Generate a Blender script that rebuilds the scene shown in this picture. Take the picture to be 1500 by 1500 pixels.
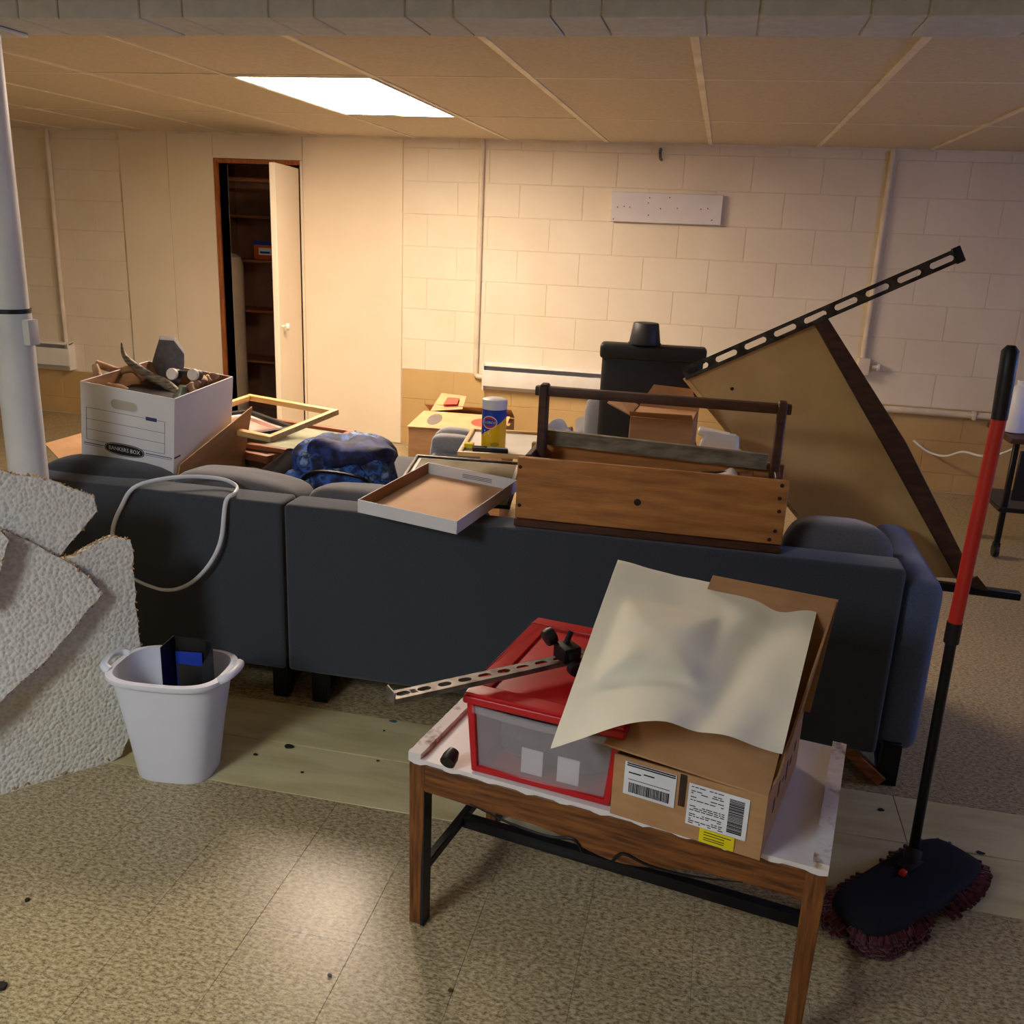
import bpy, bmesh, math, random
from mathutils import Vector, Matrix, noise
R = math.radians
random.seed(7)
S = bpy.context.scene
for o in list(bpy.data.objects): bpy.data.objects.remove(o)
COL = S.collection

# ------------------------------------------------------------------ camera
CAM_Z = 1.43
_r = Vector((0.97579, 0.21473, 0.04159)); _u = Vector((-0.10093, 0.27334, 0.95661)); _f = Vector((-0.19404, 0.93764, -0.2884))
FPX = 1362.4
cam = bpy.data.cameras.new('camera'); camo = bpy.data.objects.new('camera', cam); COL.objects.link(camo)
cam.sensor_width = 36; cam.lens = FPX / 1500 * 36; cam.clip_start = .02
camo.matrix_world = Matrix(((_r.x, _u.x, -_f.x, 0), (_r.y, _u.y, -_f.y, 0), (_r.z, _u.z, -_f.z, CAM_Z), (0, 0, 0, 1)))
S.camera = camo
# ------------------------------------------------------------------ world, light levels, exposure
w = bpy.data.worlds.new('world'); S.world = w; w.use_nodes = True
w.node_tree.nodes['Background'].inputs[0].default_value = (.35, .5, .9, 1)
w.node_tree.nodes['Background'].inputs[1].default_value = .15
S.view_settings.view_transform = 'Standard'; S.view_settings.look = 'None'
S.view_settings.gamma = 1; S.view_settings.use_curve_mapping = False
S.view_settings.exposure = 0.0
BACK_LIGHT = (48.0, (1.0, .79, .61))       # fluorescent troffer in view, warm
FRONT_LIGHT = (33.0, (.88, .95, 1.04))     # troffer above and behind the photographer, cooler
WINDOW_LIGHT = (10.0, (.25, .38, 1.0))      # evening daylight in the right-hand window

# ------------------------------------------------------------------ helpers
def at(px, py, Y=None, z=None):
    a = (px - 750) / FPX; b = -(py - 750) / FPX
    d = _f + _r * a + _u * b
    t = Y / d.y if Y is not None else (z - CAM_Z) / d.z
    return Vector((d.x * t, d.y * t, CAM_Z + d.z * t))
def lin(c): return tuple(((v / 255) / 12.92 if v / 255 <= .04045 else ((v / 255 + .055) / 1.055) ** 2.4) for v in c)
MATS = {}
def mat(name, c1, c2=None, scale=8., rough=.6, bump=0., bscale=None, metal=0., stretch=(1, 1, 1), detail=4., spec=.4, world=False, lo=.35, hi=.65, sheen=0., kind='noise'):
    if name in MATS: return MATS[name]
    m = bpy.data.materials.new(name); m.use_nodes = True; nt = m.node_tree; N = nt.nodes; L = nt.links
    b = N['Principled BSDF']; b.inputs['Roughness'].default_value = rough; b.inputs['Metallic'].default_value = metal
    b.inputs['Specular IOR Level'].default_value = spec
    if sheen: b.inputs['Sheen Weight'].default_value = sheen
    if world: co = N.new('ShaderNodeNewGeometry').outputs['Position']
    else: co = N.new('ShaderNodeTexCoord').outputs['Object']
    mp = N.new('ShaderNodeMapping'); mp.inputs['Scale'].default_value = stretch; L.new(co, mp.inputs[0])
    if c2 is None: c2 = tuple(max(0, v * .9) for v in c1)
    if kind == 'noise':
        t = N.new('ShaderNodeTexNoise'); t.inputs['Scale'].default_value = scale; t.inputs['Detail'].default_value = detail; f = t.outputs[0]
    elif kind == 'voronoi':
        t = N.new('ShaderNodeTexVoronoi'); t.inputs['Scale'].default_value = scale; f = t.outputs[0]
    L.new(mp.outputs[0], t.inputs['Vector'])
    cr = N.new('ShaderNodeValToRGB'); e = cr.color_ramp.elements
    e[0].position = lo; e[1].position = hi
    e[0].color = (*lin(c2), 1); e[1].color = (*lin(c1), 1)
    L.new(f, cr.inputs[0]); L.new(cr.outputs[0], b.inputs['Base Color'])
    if bump:
        t2 = N.new('ShaderNodeTexNoise'); t2.inputs['Scale'].default_value = bscale or scale; t2.inputs['Detail'].default_value = 3
        L.new(mp.outputs[0], t2.inputs['Vector'])
        bp = N.new('ShaderNodeBump'); bp.inputs['Strength'].default_value = bump; bp.inputs['Distance'].default_value = .004
        L.new(t2.outputs[0], bp.inputs['Height']); L.new(bp.outputs[0], b.inputs['Normal'])
    MATS[name] = m; m['ramp'] = cr.name
    return m
def stops(m, lst):
    cr = m.node_tree.nodes[m['ramp']].color_ramp
    while len(cr.elements) > 1: cr.elements.remove(cr.elements[-1])
    cr.elements[0].position = lst[0][0]; cr.elements[0].color = (*lin(lst[0][1]), 1)
    for p_, c in lst[1:]:
        e = cr.elements.new(p_); e.color = (*lin(c), 1)
    return m
def emit(name, strength, col):
    m = bpy.data.materials.new(name); m.use_nodes = True; N = m.node_tree.nodes
    b = N['Principled BSDF']; b.inputs['Base Color'].default_value = (.8, .8, .8, 1)
    b.inputs['Emission Color'].default_value = (*col, 1); b.inputs['Emission Strength'].default_value = strength
    return m
I3 = Matrix.Identity(3)
def rz(d): return Matrix.Rotation(R(d), 3, 'Z')
def rx(d): return Matrix.Rotation(R(d), 3, 'X')
def ry(d): return Matrix.Rotation(R(d), 3, 'Y')
class MB:
    def __init__(s): s.v = []; s.f = []
    def add(s, vs, fs):
        n = len(s.v); s.v += [Vector(v) for v in vs]; s.f += [tuple(i + n for i in f) for f in fs]; return s
    def box(s, c, d, M=I3):
        c = Vector(c); x, y, z = d[0] / 2, d[1] / 2, d[2] / 2
        vs = [c + M @ Vector(p) for p in ((-x, -y, -z), (x, -y, -z), (x, y, -z), (-x, y, -z), (-x, -y, z), (x, -y, z), (x, y, z), (-x, y, z))]
        return s.add(vs, [(3, 2, 1, 0), (4, 5, 6, 7), (0, 1, 5, 4), (1, 2, 6, 5), (2, 3, 7, 6), (3, 0, 4, 7)])
    def bb(s, x0, x1, y0, y1, z0, z1): return s.box(((x0 + x1) / 2, (y0 + y1) / 2, (z0 + z1) / 2), (x1 - x0, y1 - y0, z1 - z0))
    def bar(s, a, b, wd, ht, up=(0, 0, 1)):
        a = Vector(a); b = Vector(b); d = (b - a); l = d.length; d.normalize()
        sd = d.cross(Vector(up)).normalized(); u2 = sd.cross(d)
        M = Matrix((d, sd, u2)).transposed()
        return s.box((a + b) / 2, (l, wd, ht), M)
    def prism(s, poly, off):
        """poly: planar list of 3D points; off: offset vector of the second face"""
        n = len(poly); P = [Vector(p) for p in poly]; off = Vector(off)
        nr = sum(((P[i] - P[0]).cross(P[(i + 1) % n] - P[0]) for i in range(n)), Vector())
        if nr.dot(off) > 0: P.reverse()
        return s.add(P + [p + off for p in P], [tuple(range(n)), tuple(range(2 * n - 1, n - 1, -1))] + [((i + 1) % n, i, n + i, n + (i + 1) % n) for i in range(n)])
    def tube(s, pts, r, n=10, flat=1.0, smooth=0):
        P = [Vector(p) for p in pts]
        if smooth:
            Q = []
            for i in range(len(P) - 1):
                p0 = P[max(i - 1, 0)]; p1 = P[i]; p2 = P[i + 1]; p3 = P[min(i + 2, len(P) - 1)]
                for k in range(smooth):
                    t = k / smooth
                    Q.append(.5 * ((2 * p1) + (p2 - p0) * t + (2 * p0 - 5 * p1 + 4 * p2 - p3) * t * t + (3 * p1 - p0 - 3 * p2 + p3) * t ** 3))
            Q.append(P[-1]); 
            if hasattr(r, '__len__'):
                m0 = len(P) - 1; r = [r[min(int(i / smooth), m0 - 1)] * (1 - (i / smooth - min(int(i / smooth), m0 - 1))) + r[min(int(i / smooth), m0 - 1) + 1] * (i / smooth - min(int(i / smooth), m0 - 1)) for i in range(len(Q))]
            P = Q
        m = len(P); rs = r if hasattr(r, '__len__') else [r] * m
        vs = []; prev = None
        for i, p in enumerate(P):
            d = (P[min(i + 1, m - 1)] - P[max(i - 1, 0)]).normalized()
            if prev is None: a = d.orthogonal().normalized()
            else: a = (prev - d * prev.dot(d)).normalized()
            prev = a; b = d.cross(a)
            for k in range(n):
                t = 2 * math.pi * k / n; vs.append(p + (a * math.cos(t) + b * math.sin(t) * flat) * rs[i])
        fs = [(i * n + k, i * n + (k + 1) % n, (i + 1) * n + (k + 1) % n, (i + 1) * n + k) for i in range(m - 1) for k in range(n)]
        fs += [tuple(range(n - 1, -1, -1)), tuple(range((m - 1) * n, m * n))]
        return s.add(vs, fs)
    def lathe(s, prof, c=(0, 0, 0), n=28, M=I3, sx=1., sy=1., e=1.):
        c = Vector(c); vs = []; m = len(prof)
        for r_, z_ in prof:
            for k in range(n):
                t = 2 * math.pi * k / n; ct, st = math.cos(t), math.sin(t)
                vs.append(c + M @ Vector((math.copysign(abs(ct) ** e, ct) * r_ * sx, math.copysign(abs(st) ** e, st) * r_ * sy, z_)))
        fs = [(i * n + k, i * n + (k + 1) % n, (i + 1) * n + (k + 1) % n, (i + 1) * n + k) for i in range(m - 1) for k in range(n)]
        fs += [tuple(range(n - 1, -1, -1)), tuple(range((m - 1) * n, m * n))]
        return s.add(vs, fs)
    def puff(s, c, d, M=I3, e=.35, n=28, jit=0., seed=0, jf=4.):
        c = Vector(c); vs = []; h = n // 2
        pw = lambda v, q: math.copysign(abs(v) ** q, v)
        for i in range(h + 1):
            ph = -math.pi / 2 + math.pi * i / h
            for k in range(n):
                t = 2 * math.pi * k / n
                p = Vector((pw(math.cos(ph), e) * pw(math.cos(t), e) * d[0] / 2, pw(math.cos(ph), e) * pw(math.sin(t), e) * d[1] / 2, pw(math.sin(ph), e) * d[2] / 2))
                if jit: q = p * jf + Vector((seed * 3.1, seed, 0)); p += Vector((noise.noise(q), noise.noise(q + Vector((9.3, 0, 4.1))), noise.noise(q + Vector((0, 7.7, 2.2))))) * jit
                vs.append(c + M @ p)
        fs = [(i * n + k, i * n + (k + 1) % n, (i + 1) * n + (k + 1) % n, (i + 1) * n + k) for i in range(h) for k in range(n)]
        return s.add(vs, fs)
    def sheet(s, fn, nu, nv, off):
        """fn(u,v) -> point; closed thin solid with offset vector off"""
        off = Vector(off); P = [[Vector(fn(i / nu, j / nv)) for j in range(nv + 1)] for i in range(nu + 1)]
        N0 = (nu + 1) * (nv + 1); idx = lambda i, j: i * (nv + 1) + j
        vs = [P[i][j] for i in range(nu + 1) for j in range(nv + 1)]; vs += [v + off for v in vs]
        fs = []
        for i in range(nu):
            for j in range(nv):
                q = (idx(i, j), idx(i + 1, j), idx(i + 1, j + 1), idx(i, j + 1)); fs += [q[::-1], tuple(a + N0 for a in q)]
        for i in range(nu): fs += [(idx(i, 0), idx(i + 1, 0), idx(i + 1, 0) + N0, idx(i, 0) + N0), (idx(i + 1, nv), idx(i, nv), idx(i, nv) + N0, idx(i + 1, nv) + N0)]
        for j in range(nv): fs += [(idx(0, j + 1), idx(0, j), idx(0, j) + N0, idx(0, j + 1) + N0), (idx(nu, j), idx(nu, j + 1), idx(nu, j + 1) + N0, idx(nu, j) + N0)]
        return s.add(vs, fs)
    def T(s, M, c=(0, 0, 0)):
        c = Vector(c); s.v = [c + M @ v for v in s.v]; return s
def mesh_of(mb, name, m, bevel=0., seg=2, smooth=40):
    me = bpy.data.meshes.new(name)
    me.from_pydata([tuple(v) for v in mb.v], [], mb.f); me.validate()
    bm = bmesh.new(); bm.from_mesh(me)
    bmesh.ops.remove_doubles(bm, verts=bm.verts, dist=1e-5)
    bmesh.ops.recalc_face_normals(bm, faces=bm.faces)
    if bevel:
        es = [e for e in bm.edges if len(e.link_faces) == 2 and e.calc_face_angle(0) > R(30)]
        bmesh.ops.bevel(bm, geom=es, offset=bevel, segments=seg, profile=.6, affect='EDGES', clamp_overlap=True)
    bm.to_mesh(me); bm.free()
    if smooth:
        for p_ in me.polygons: p_.use_smooth = True
        me.set_sharp_from_angle(angle=R(smooth))
    me.materials.append(m)
    return me
def part(name, mb, m, parent, bevel=0., seg=2, smooth=40, label=None, kind=None, world=False):
    """mesh under a thing; mb is in the thing's frame, or in world coordinates with world=True"""
    if world:
        root = parent
        while root.parent: root = root.parent
        Mi = root.matrix_basis.inverted(); mb.v = [Mi @ v for v in mb.v]
    o = bpy.data.objects.new(name, mesh_of(mb, name, m, bevel, seg, smooth)); COL.objects.link(o); o.parent = parent
    if label: o['label'] = label
    if kind: o['kind'] = kind
    return o
def inst(name, me, parent, loc, rot=(0, 0, 0)):
    o = bpy.data.objects.new(name, me); COL.objects.link(o); o.parent = parent; o.location = loc; o.rotation_euler = rot; return o
def thing(name, label, cat, loc, M=I3, group=None):
    o = bpy.data.objects.new(name, None); COL.objects.link(o); o.empty_display_size = .05
    o.matrix_basis = Matrix.Translation(Vector(loc)) @ M.to_4x4()
    o['label'] = label; o['category'] = cat
    if group: o['group'] = group
    return o
def single(name, mb, m, label, cat, bevel=0., seg=2, smooth=40, group=None, kind=None):
    lo = Vector((sum(v.x for v in mb.v) / len(mb.v), sum(v.y for v in mb.v) / len(mb.v), min(v.z for v in mb.v)))
    mb.v = [v - lo for v in mb.v]
    o = bpy.data.objects.new(name, mesh_of(mb, name, m, bevel, seg, smooth)); COL.objects.link(o); o.location = lo
    o['label'] = label; o['category'] = cat
    if group: o['group'] = group
    if kind: o['kind'] = kind
    return o
def struct(name, mb, m, bevel=0., smooth=0, label=None):
    o = bpy.data.objects.new(name, mesh_of(mb, name, m, bevel, 2, smooth)); COL.objects.link(o); o['kind'] = 'structure'
    if label: o['label'] = label
    return o
def text_mb(s, size, extr=.0004, wide=1.):
    c = bpy.data.curves.new('t', 'FONT'); c.body = s; c.size = size; c.align_x = 'CENTER'; c.align_y = 'CENTER'; c.resolution_u = 2
    o = bpy.data.objects.new('t', c); COL.objects.link(o); bpy.context.view_layer.update()
    me = o.evaluated_get(bpy.context.evaluated_depsgraph_get()).to_mesh()
    mb = MB(); mb.add([Vector((v.co.x * wide, v.co.y, extr)) for v in me.vertices], [tuple(p_.vertices) for p_ in me.polygons])
    o.evaluated_get(bpy.context.evaluated_depsgraph_get()).to_mesh_clear()
    bpy.data.objects.remove(o); bpy.data.curves.remove(c)
    return mb

# ------------------------------------------------------------------ materials
M_CREAM = mat('cream_paint', (236, 224, 200), (230, 216, 190), 3, .55, .25, 60, world=True)
M_TAN = mat('tan_paint', (200, 168, 112), (190, 156, 100), 3, .55, .25, 60, world=True)
M_MORT = mat('painted_joint', (233, 220, 195), (227, 212, 185), 5, .7, .2, 60, world=True)
M_TANM = mat('tan_joint', (184, 152, 98), None, 5, .7, world=True)
M_PANEL = mat('painted_board', (236, 222, 196), (230, 215, 188), 2, .5, .08, 30, world=True)
M_WHITE = mat('white_enamel', (232, 228, 218), (222, 216, 204), 6, .4)
M_TILE = mat('ceiling_tile', (205, 192, 174), (196, 182, 162), 60, .9, .35, 140, world=True)
M_TBAR = mat('ceiling_bar', (238, 226, 200), None, 6, .5)
M_BEAM = mat('beam_block', (206, 206, 212), (196, 196, 202), 30, .8, .4, 80, world=True)
M_POLE = mat('white_pole_paint', (214, 214, 210), (200, 200, 196), 6, .45, .1, 20)
M_DARK = mat('black_plastic', (22, 22, 24), (16, 16, 18), 20, .45)
M_BLKMET = mat('black_metal', (26, 26, 30), (18, 18, 20), 15, .35, metal=.3)
M_FLOOR = mat('speckled_vinyl', (0, 0, 0), (0, 0, 0), 95, .30, .03, 50, stretch=(.8, 1.5, 1), detail=9, spec=.42, world=True)
[n for n in M_FLOOR.node_tree.nodes if n.type == 'TEX_NOISE'][0].inputs['Roughness'].default_value = .82
stops(M_FLOOR, [(.36, (76, 62, 42)), (.44, (124, 106, 74)), (.50, (168, 151, 112)), (.57, (194, 180, 142)), (.68, (214, 202, 170))])
M_STRIP = mat('bare_strip', (208, 198, 150), (184, 172, 122), 4, .42, .12, 20, world=True, stretch=(1, 4, 1), detail=6, lo=.3, hi=.6)
M_SOFA = mat('charcoal_fabric', (66, 72, 80), (54, 58, 66), 350, .9, .3, 500, world=True, sheen=.25, spec=.2)
M_SOFA2 = mat('grey_fabric', (104, 104, 108), (90, 90, 94), 300, .9, .3, 400, world=True, sheen=.3, spec=.2)
M_BLUELIT = mat('blue_lit_fabric', (88, 100, 128), (74, 86, 114), 300, .9, .3, 400, world=True, sheen=.3, spec=.2)  # blue daylight on the sofa arm is put into this fabric colour
M_CARD = mat('cardboard', (184, 142, 98), (172, 130, 88), 12, .8, .1, 60, stretch=(1, 1, 4))
M_CARDIN = mat('cardboard_inside', (168, 124, 82), None, 12, .85, stretch=(1, 1, 4))
M_BOXW = mat('white_card', (230, 230, 232), (222, 222, 226), 5, .6)
M_PAPER = mat('cream_paper', (240, 236, 214), (234, 230, 206), 4, .7, .05, 25)
M_WOOD = mat('old_pine', (196, 134, 70), (150, 96, 46), 5, .6, .2, 40, stretch=(1.2, 8, 9), detail=7, lo=.3, hi=.7)
M_WOODD = mat('dark_stained_wood', (84, 48, 26), (52, 28, 14), 7, .5, .15, 40, stretch=(2, 8, 8), detail=6, lo=.3, hi=.7)
M_TABLE = mat('worn_oak', (134, 82, 36), (74, 40, 16), 9, .45, .2, 60, stretch=(1.2, 14, 14), detail=7, lo=.32, hi=.66)
M_LTWOOD = mat('light_wood', (224, 186, 122), (206, 164, 100), 8, .5, stretch=(1, 10, 10))
M_BRWOOD = mat('brown_frame_wood', (150, 92, 52), (108, 60, 30), 8, .5, stretch=(1, 10, 10))
M_RED = mat('red_plastic', (190, 22, 30), (180, 18, 26), 5, .35)
M_WHPL = mat('white_plastic', (226, 228, 236), (220, 222, 230), 4, .35)
M_FOAM = mat('grey_carpet_pile', (218, 214, 202), (196, 190, 174), 105, .95, .0, spec=.1, kind='voronoi', lo=.0, hi=.75)
M_FRAY = mat('frayed_jute', (196, 168, 128), (150, 122, 86), 90, .95)
M_STEEL = mat('galvanised_steel', (140, 134, 128), (92, 86, 82), 30, .5, metal=.8)
M_DSTEEL = mat('dark_slotted_steel', (84, 76, 66), (48, 42, 36), 30, .45, metal=.6)
M_INK = mat('black_ink', (20, 22, 28), None, 5, .6)
M_BLUEINK = mat('blue_ink', (60, 70, 120), None, 5, .6)
M_LABEL = mat('label_white', (236, 238, 242), None, 5, .5)
M_YEL = mat('yellow_label', (240, 222, 20), None, 5, .5)
# pebbled bump for the carpet pieces
nt = M_FOAM.node_tree; b_ = nt.nodes['Principled BSDF']; tc = nt.nodes.new('ShaderNodeTexCoord')
vo = nt.nodes.new('ShaderNodeTexVoronoi'); vo.inputs['Scale'].default_value = 105; nt.links.new(tc.outputs['Object'], vo.inputs['Vector'])
bp = nt.nodes.new('ShaderNodeBump'); bp.inputs['Strength'].default_value = .55; bp.inputs['Distance'].default_value = .008; bp.invert = True
nt.links.new(vo.outputs[0], bp.inputs['Height']); nt.links.new(bp.outputs[0], b_.inputs['Normal'])

# ------------------------------------------------------------------ floor
XL, XR, YF, YB, ZC = -6.2, 3.2, -3.2, 6.005, 1.971
floor = struct('floor', MB().bb(XL, XR, YF, YB + .8, -.08, -.003), M_FLOOR)
ts = .2286; tile_me = None
def floor_tile(x, y, dx, dy):
    m = MB().bb(-dx / 2 + .0003, dx / 2 - .0003, -dy / 2 + .0003, dy / 2 - .0003, -.0035, 0)
    return mesh_of(m, 'floor_tile', M_FLOOR, .0004, 1, 0)
tile_me = floor_tile(0, 0, ts, ts)
x0 = -.830 - 7 * ts
for i in range(19):
    for j in range(8):
        yy = 1.955 - ts * (j + .5); inst('floor_tile', tile_me, floor, (x0 + ts * (i + .5), yy, random.uniform(-.0004, 0)))
for i in range(9):
    for j in range(15):
        xx = .30 + ts * (i + .5); yy = 2.395 + ts * (j + .5)
        inst('floor_tile', tile_me, floor, (xx, yy, random.uniform(-.0004, 0)))
for i in range(3):   # the bare strip where a partition stood: two long boards
    xa, xb = ((-6.2, -1.55), (-1.55, .6), (.6, 3.2))[i]
    part('strip_board', MB().bb(xa + .001, xb - .001, 1.957, 2.178, -.02, -.0005), M_STRIP, floor, .001, 1, label='bare tan floor strip')
    part('strip_board', MB().bb(xa + .001, xb - .001, 2.180, 2.393, -.02, .0005), M_STRIP, floor, .001, 1)

# ------------------------------------------------------------------ walls
DX0, DX1, DZ = -3.335, -2.75, 1.785
wb = MB(); wb.bb(XL, DX0, YB + .0035, YB + .12, -.05, 2.1); wb.bb(DX1, XR, YB + .0035, YB + .12, -.05, 2.1); wb.bb(DX0, DX1, YB + .0035, YB + .12, DZ, 2.1)
wall = struct('wall_back', wb, M_MORT)
bw, bh = .3998, .19995
blk = {}
def block_mesh(wd, ht, m):
    k = (round(wd, 3), round(ht, 3), m.name)
    if k not in blk:
        blk[k] = mesh_of(MB().bb(-wd / 2 + .0016, wd / 2 - .0016, 0, .02, -ht / 2 + .0016, ht / 2 - .0016), 'block', m, .0018, 1, 0)
    return blk[k]
def block_rows(xa, xb, zt):
    rows = [(1.913 + .2 * (1 - k), 1.713 + .2 * (1 - k)) for k in range(1, 11)]
    rows = [(ZC, 1.913)] + [(1.913 - bh * k, 1.913 - bh * (k + 1)) for k in range(10)]
    for r_, (zt_, zb_) in enumerate(rows):
        zb_ = max(zb_, 0)
        if zt_ - zb_ < .02: continue
        ph = -1.2805 + (0 if r_ % 2 == 0 else bw / 2) - 20 * bw
        n = 0
        while ph + n * bw < xb:
            a = max(xa, ph + n * bw); b = min(xb, ph + (n + 1) * bw); n += 1
            if b - a < .03: continue
            m = M_TAN if (zt_ + zb_) / 2 < zt else M_CREAM
            inst('block', block_mesh(b - a, zt_ - zb_, m), wall, ((a + b) / 2, YB, (zt_ + zb_) / 2))
block_rows(-2.045, 2.4, .513)
block_rows(-6.0, -4.06, .313)
part('tan_joint', MB().bb(-2.045, 2.4, YB + .0028, YB + .0036, 0, .513), M_TAN, wall)
part('tan_joint', MB().bb(-6.0, -4.06, YB + .0028, YB + .0036, 0, .313), M_TAN, wall)
# flush painted boards closing the cupboard bay
for a, b, c, d in ((-4.06, -3.70, 0, ZC), (-3.70, DX0 - .03, 0, ZC), (DX0 - .03, DX1 + .02, DZ + .03, ZC), (DX1 + .02, -2.045, 0, ZC)):
    part('wall_panel', MB().bb(a + .0015, b - .0015, YB - .014, YB + .008, c, d), M_PANEL, wall, .0015, 1)
struct('wall_left', MB().bb(XL - .1, XL, YF, YB + .1, -.05, 2.1), M_CREAM)
struct('wall_front', MB().bb(XL, XR, YF - .1, YF, -.05, 2.1), M_CREAM)
WY0, WY1, WZ0, WZ1 = 2.3, 3.5, 1.0, 1.75
wr = MB(); wr.bb(XR, XR + .12, YF, WY0, -.05, 2.1); wr.bb(XR, XR + .12, WY1, YB + .1, -.05, 2.1); wr.bb(XR, XR + .12, WY0, WY1, -.05, WZ0); wr.bb(XR, XR + .12, WY0, WY1, WZ1, 2.1)
struct('wall_right', wr, M_CREAM)
win = bpy.data.objects.new('window_1', None); COL.objects.link(win); win['kind'] = 'structure'; win.location = (XR, (WY0 + WY1) / 2, WZ0)
wf = MB()
for a, b, c, d in ((WY0, WY0 + .05, WZ0, WZ1), (WY1 - .05, WY1, WZ0, WZ1), (WY0, WY1, WZ0, WZ0 + .05), (WY0, WY1, WZ1 - .05, WZ1), ((WY0 + WY1) / 2 - .02, (WY0 + WY1) / 2 + .02, WZ0, WZ1)):
    wf.bb(XR + .03, XR + .08, a, b, c, d)
part('window_frame', wf, M_WHITE, win, .003, 1, world=True)
M_SKY = emit('window_daylight', *WINDOW_LIGHT)
for a, b in ((WY0 + .05, (WY0 + WY1) / 2 - .02), ((WY0 + WY1) / 2 + .02, WY1 - .05)):
    part('pane', MB().bb(XR + .05, XR + .055, a, b, WZ0 + .05, WZ1 - .05), M_SKY, win, world=True)
# closet behind the door opening
M_CLOS = mat('closet_brown', (150, 108, 82), (130, 92, 70), 6, .8, world=True)
cl = MB(); y0, y1 = YB + .12, YB + .78
cl.bb(DX0 - .3, DX1 + .3, y1, y1 + .05, 0, 2.0); cl.bb(DX0 - .35, DX0 - .3, y0, y1, 0, 2.0); cl.bb(DX1 + .3, DX1 + .35, y0, y1, 0, 2.0); cl.bb(DX0 - .3, DX1 + .3, y0, y1, 1.96, 2.0)
struct('wall_closet', cl, M_CLOS)
sh = thing('closet_shelving', 'brown wooden shelves inside the dark open closet', 'shelf', ((DX0 + DX1) / 2, y1 - .15, 0))
M_SHELF = mat('shelf_wood', (150, 96, 60), (120, 74, 44), 6, .7, stretch=(1, 9, 9))
for z_ in (.40, .775, 1.135, 1.445):
    part('shelf', MB().bb(DX0 - .295, DX1 + .295, y1 - .30, y1 - .002, z_, z_ + .018), M_SHELF, sh, .002, 1, world=True)
part('hanging_rail', MB().tube([(DX0 - .295, y0 + .2, 1.70), (DX1 + .295, y0 + .2, 1.70)], .014), M_SHELF, sh, world=True)
for x_ in (DX0 - .29, DX1 + .27): part('upright', MB().bb(x_, x_ + .02, y1 - .32, y1 - .30, 0, 1.9), M_SHELF, sh, world=True)
# door
M_JAMB = mat('orange_jamb_wood', (176, 104, 52), (146, 80, 36), 8, .55, stretch=(10, 10, 1.5))
door = bpy.data.objects.new('door_1', None); COL.objects.link(door); door['kind'] = 'structure'; door.location = (DX1, YB, 0)
part('door_jamb', MB().bb(DX0 - .028, DX0, YB - .018, YB + .12, 0, DZ + .028), M_JAMB, door, .003, 1, world=True, label='orange-brown wooden jamb')
part('door_jamb', MB().bb(DX1, DX1 + .02, YB - .016, YB + .12, 0, DZ + .028), M_PANEL, door, .003, 1, world=True)
part('door_jamb', MB().bb(DX0, DX1, YB - .016, YB + .12, DZ, DZ + .028), M_JAMB, door, .003, 1, world=True)
leafM = rz(math.degrees(math.atan2(-.56, .105)))
lf = MB().bb(0, .56, -.036, 0, .012, 1.765); lf.T(leafM, (DX1 - .005, YB - .02, 0))
leaf = part('door_leaf', lf, M_PANEL, door, .003, 1, world=True)
kn = MB().lathe([(.008, 0), (.008, .02), (.02, .025), (.024, .036), (.018, .048), (.0, .05)], n=16, M=rx(-90)); kn.T(leafM, Vector((DX1 - .005, YB - .02, .80)) + leafM @ Vector((.50, 0, 0)))
part('knob', kn, M_WHITE, leaf, world=True)
# pipes, heaters, plate on the wall
M_PIPE = mat('painted_pipe', (234, 220, 194), None, 6, .5)
def pipe(label, pts, r=.017):
    single('wall_pipe', MB().tube(pts, r, 12, smooth=4), M_PIPE, label, 'pipe')
yp = YB - .022
pipe('cream pipe running down the wall left of the wall board', [(-1.526, yp, ZC), (-1.526, yp, 1.4), (-1.526, yp, .62), (-1.526, yp, .53), (-1.515, yp, .505), (-1.47, yp, .50)])
pipe('cream pipe running down the wall near the far left corner', [(-4.60, yp, ZC), (-4.60, yp, 1.2), (-4.60, yp, .5), (-4.60, yp, .40)])
pipe('cream pipe running down the wall behind the slotted bar', [(.885, yp, ZC), (.885, yp, 1.3), (.885, yp, .78)])
hp = thing('wall_pipe', 'cream horizontal pipe along the tan line at the right', 'pipe', (1.5, yp, .49))
part('tube', MB().tube([(.86, yp, .49), (1.5, yp, .49), (2.3, yp, .49)], .02, 12), M_PIPE, hp, world=True)
for x_ in (1.02, 1.55, 2.05): part('bracket', MB().bb(x_, x_ + .02, yp - .024, YB, .465, .515), M_PIPE, hp, .002, 1, world=True)
vb = thing('valve', 'small cream valve box at the foot of the right wall pipe', 'valve', (.885, YB - .04, .69))
part('body', MB().bb(.855, .925, YB - .07, YB - .002, .69, .79), M_PIPE, vb, .006, world=True)
part('stem', MB().lathe([(.012, 0), (.012, .03), (.022, .032), (.022, .045)], c=(.94, YB - .04, .74), n=12, M=ry(90)), M_WHITE, vb, world=True)
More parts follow.
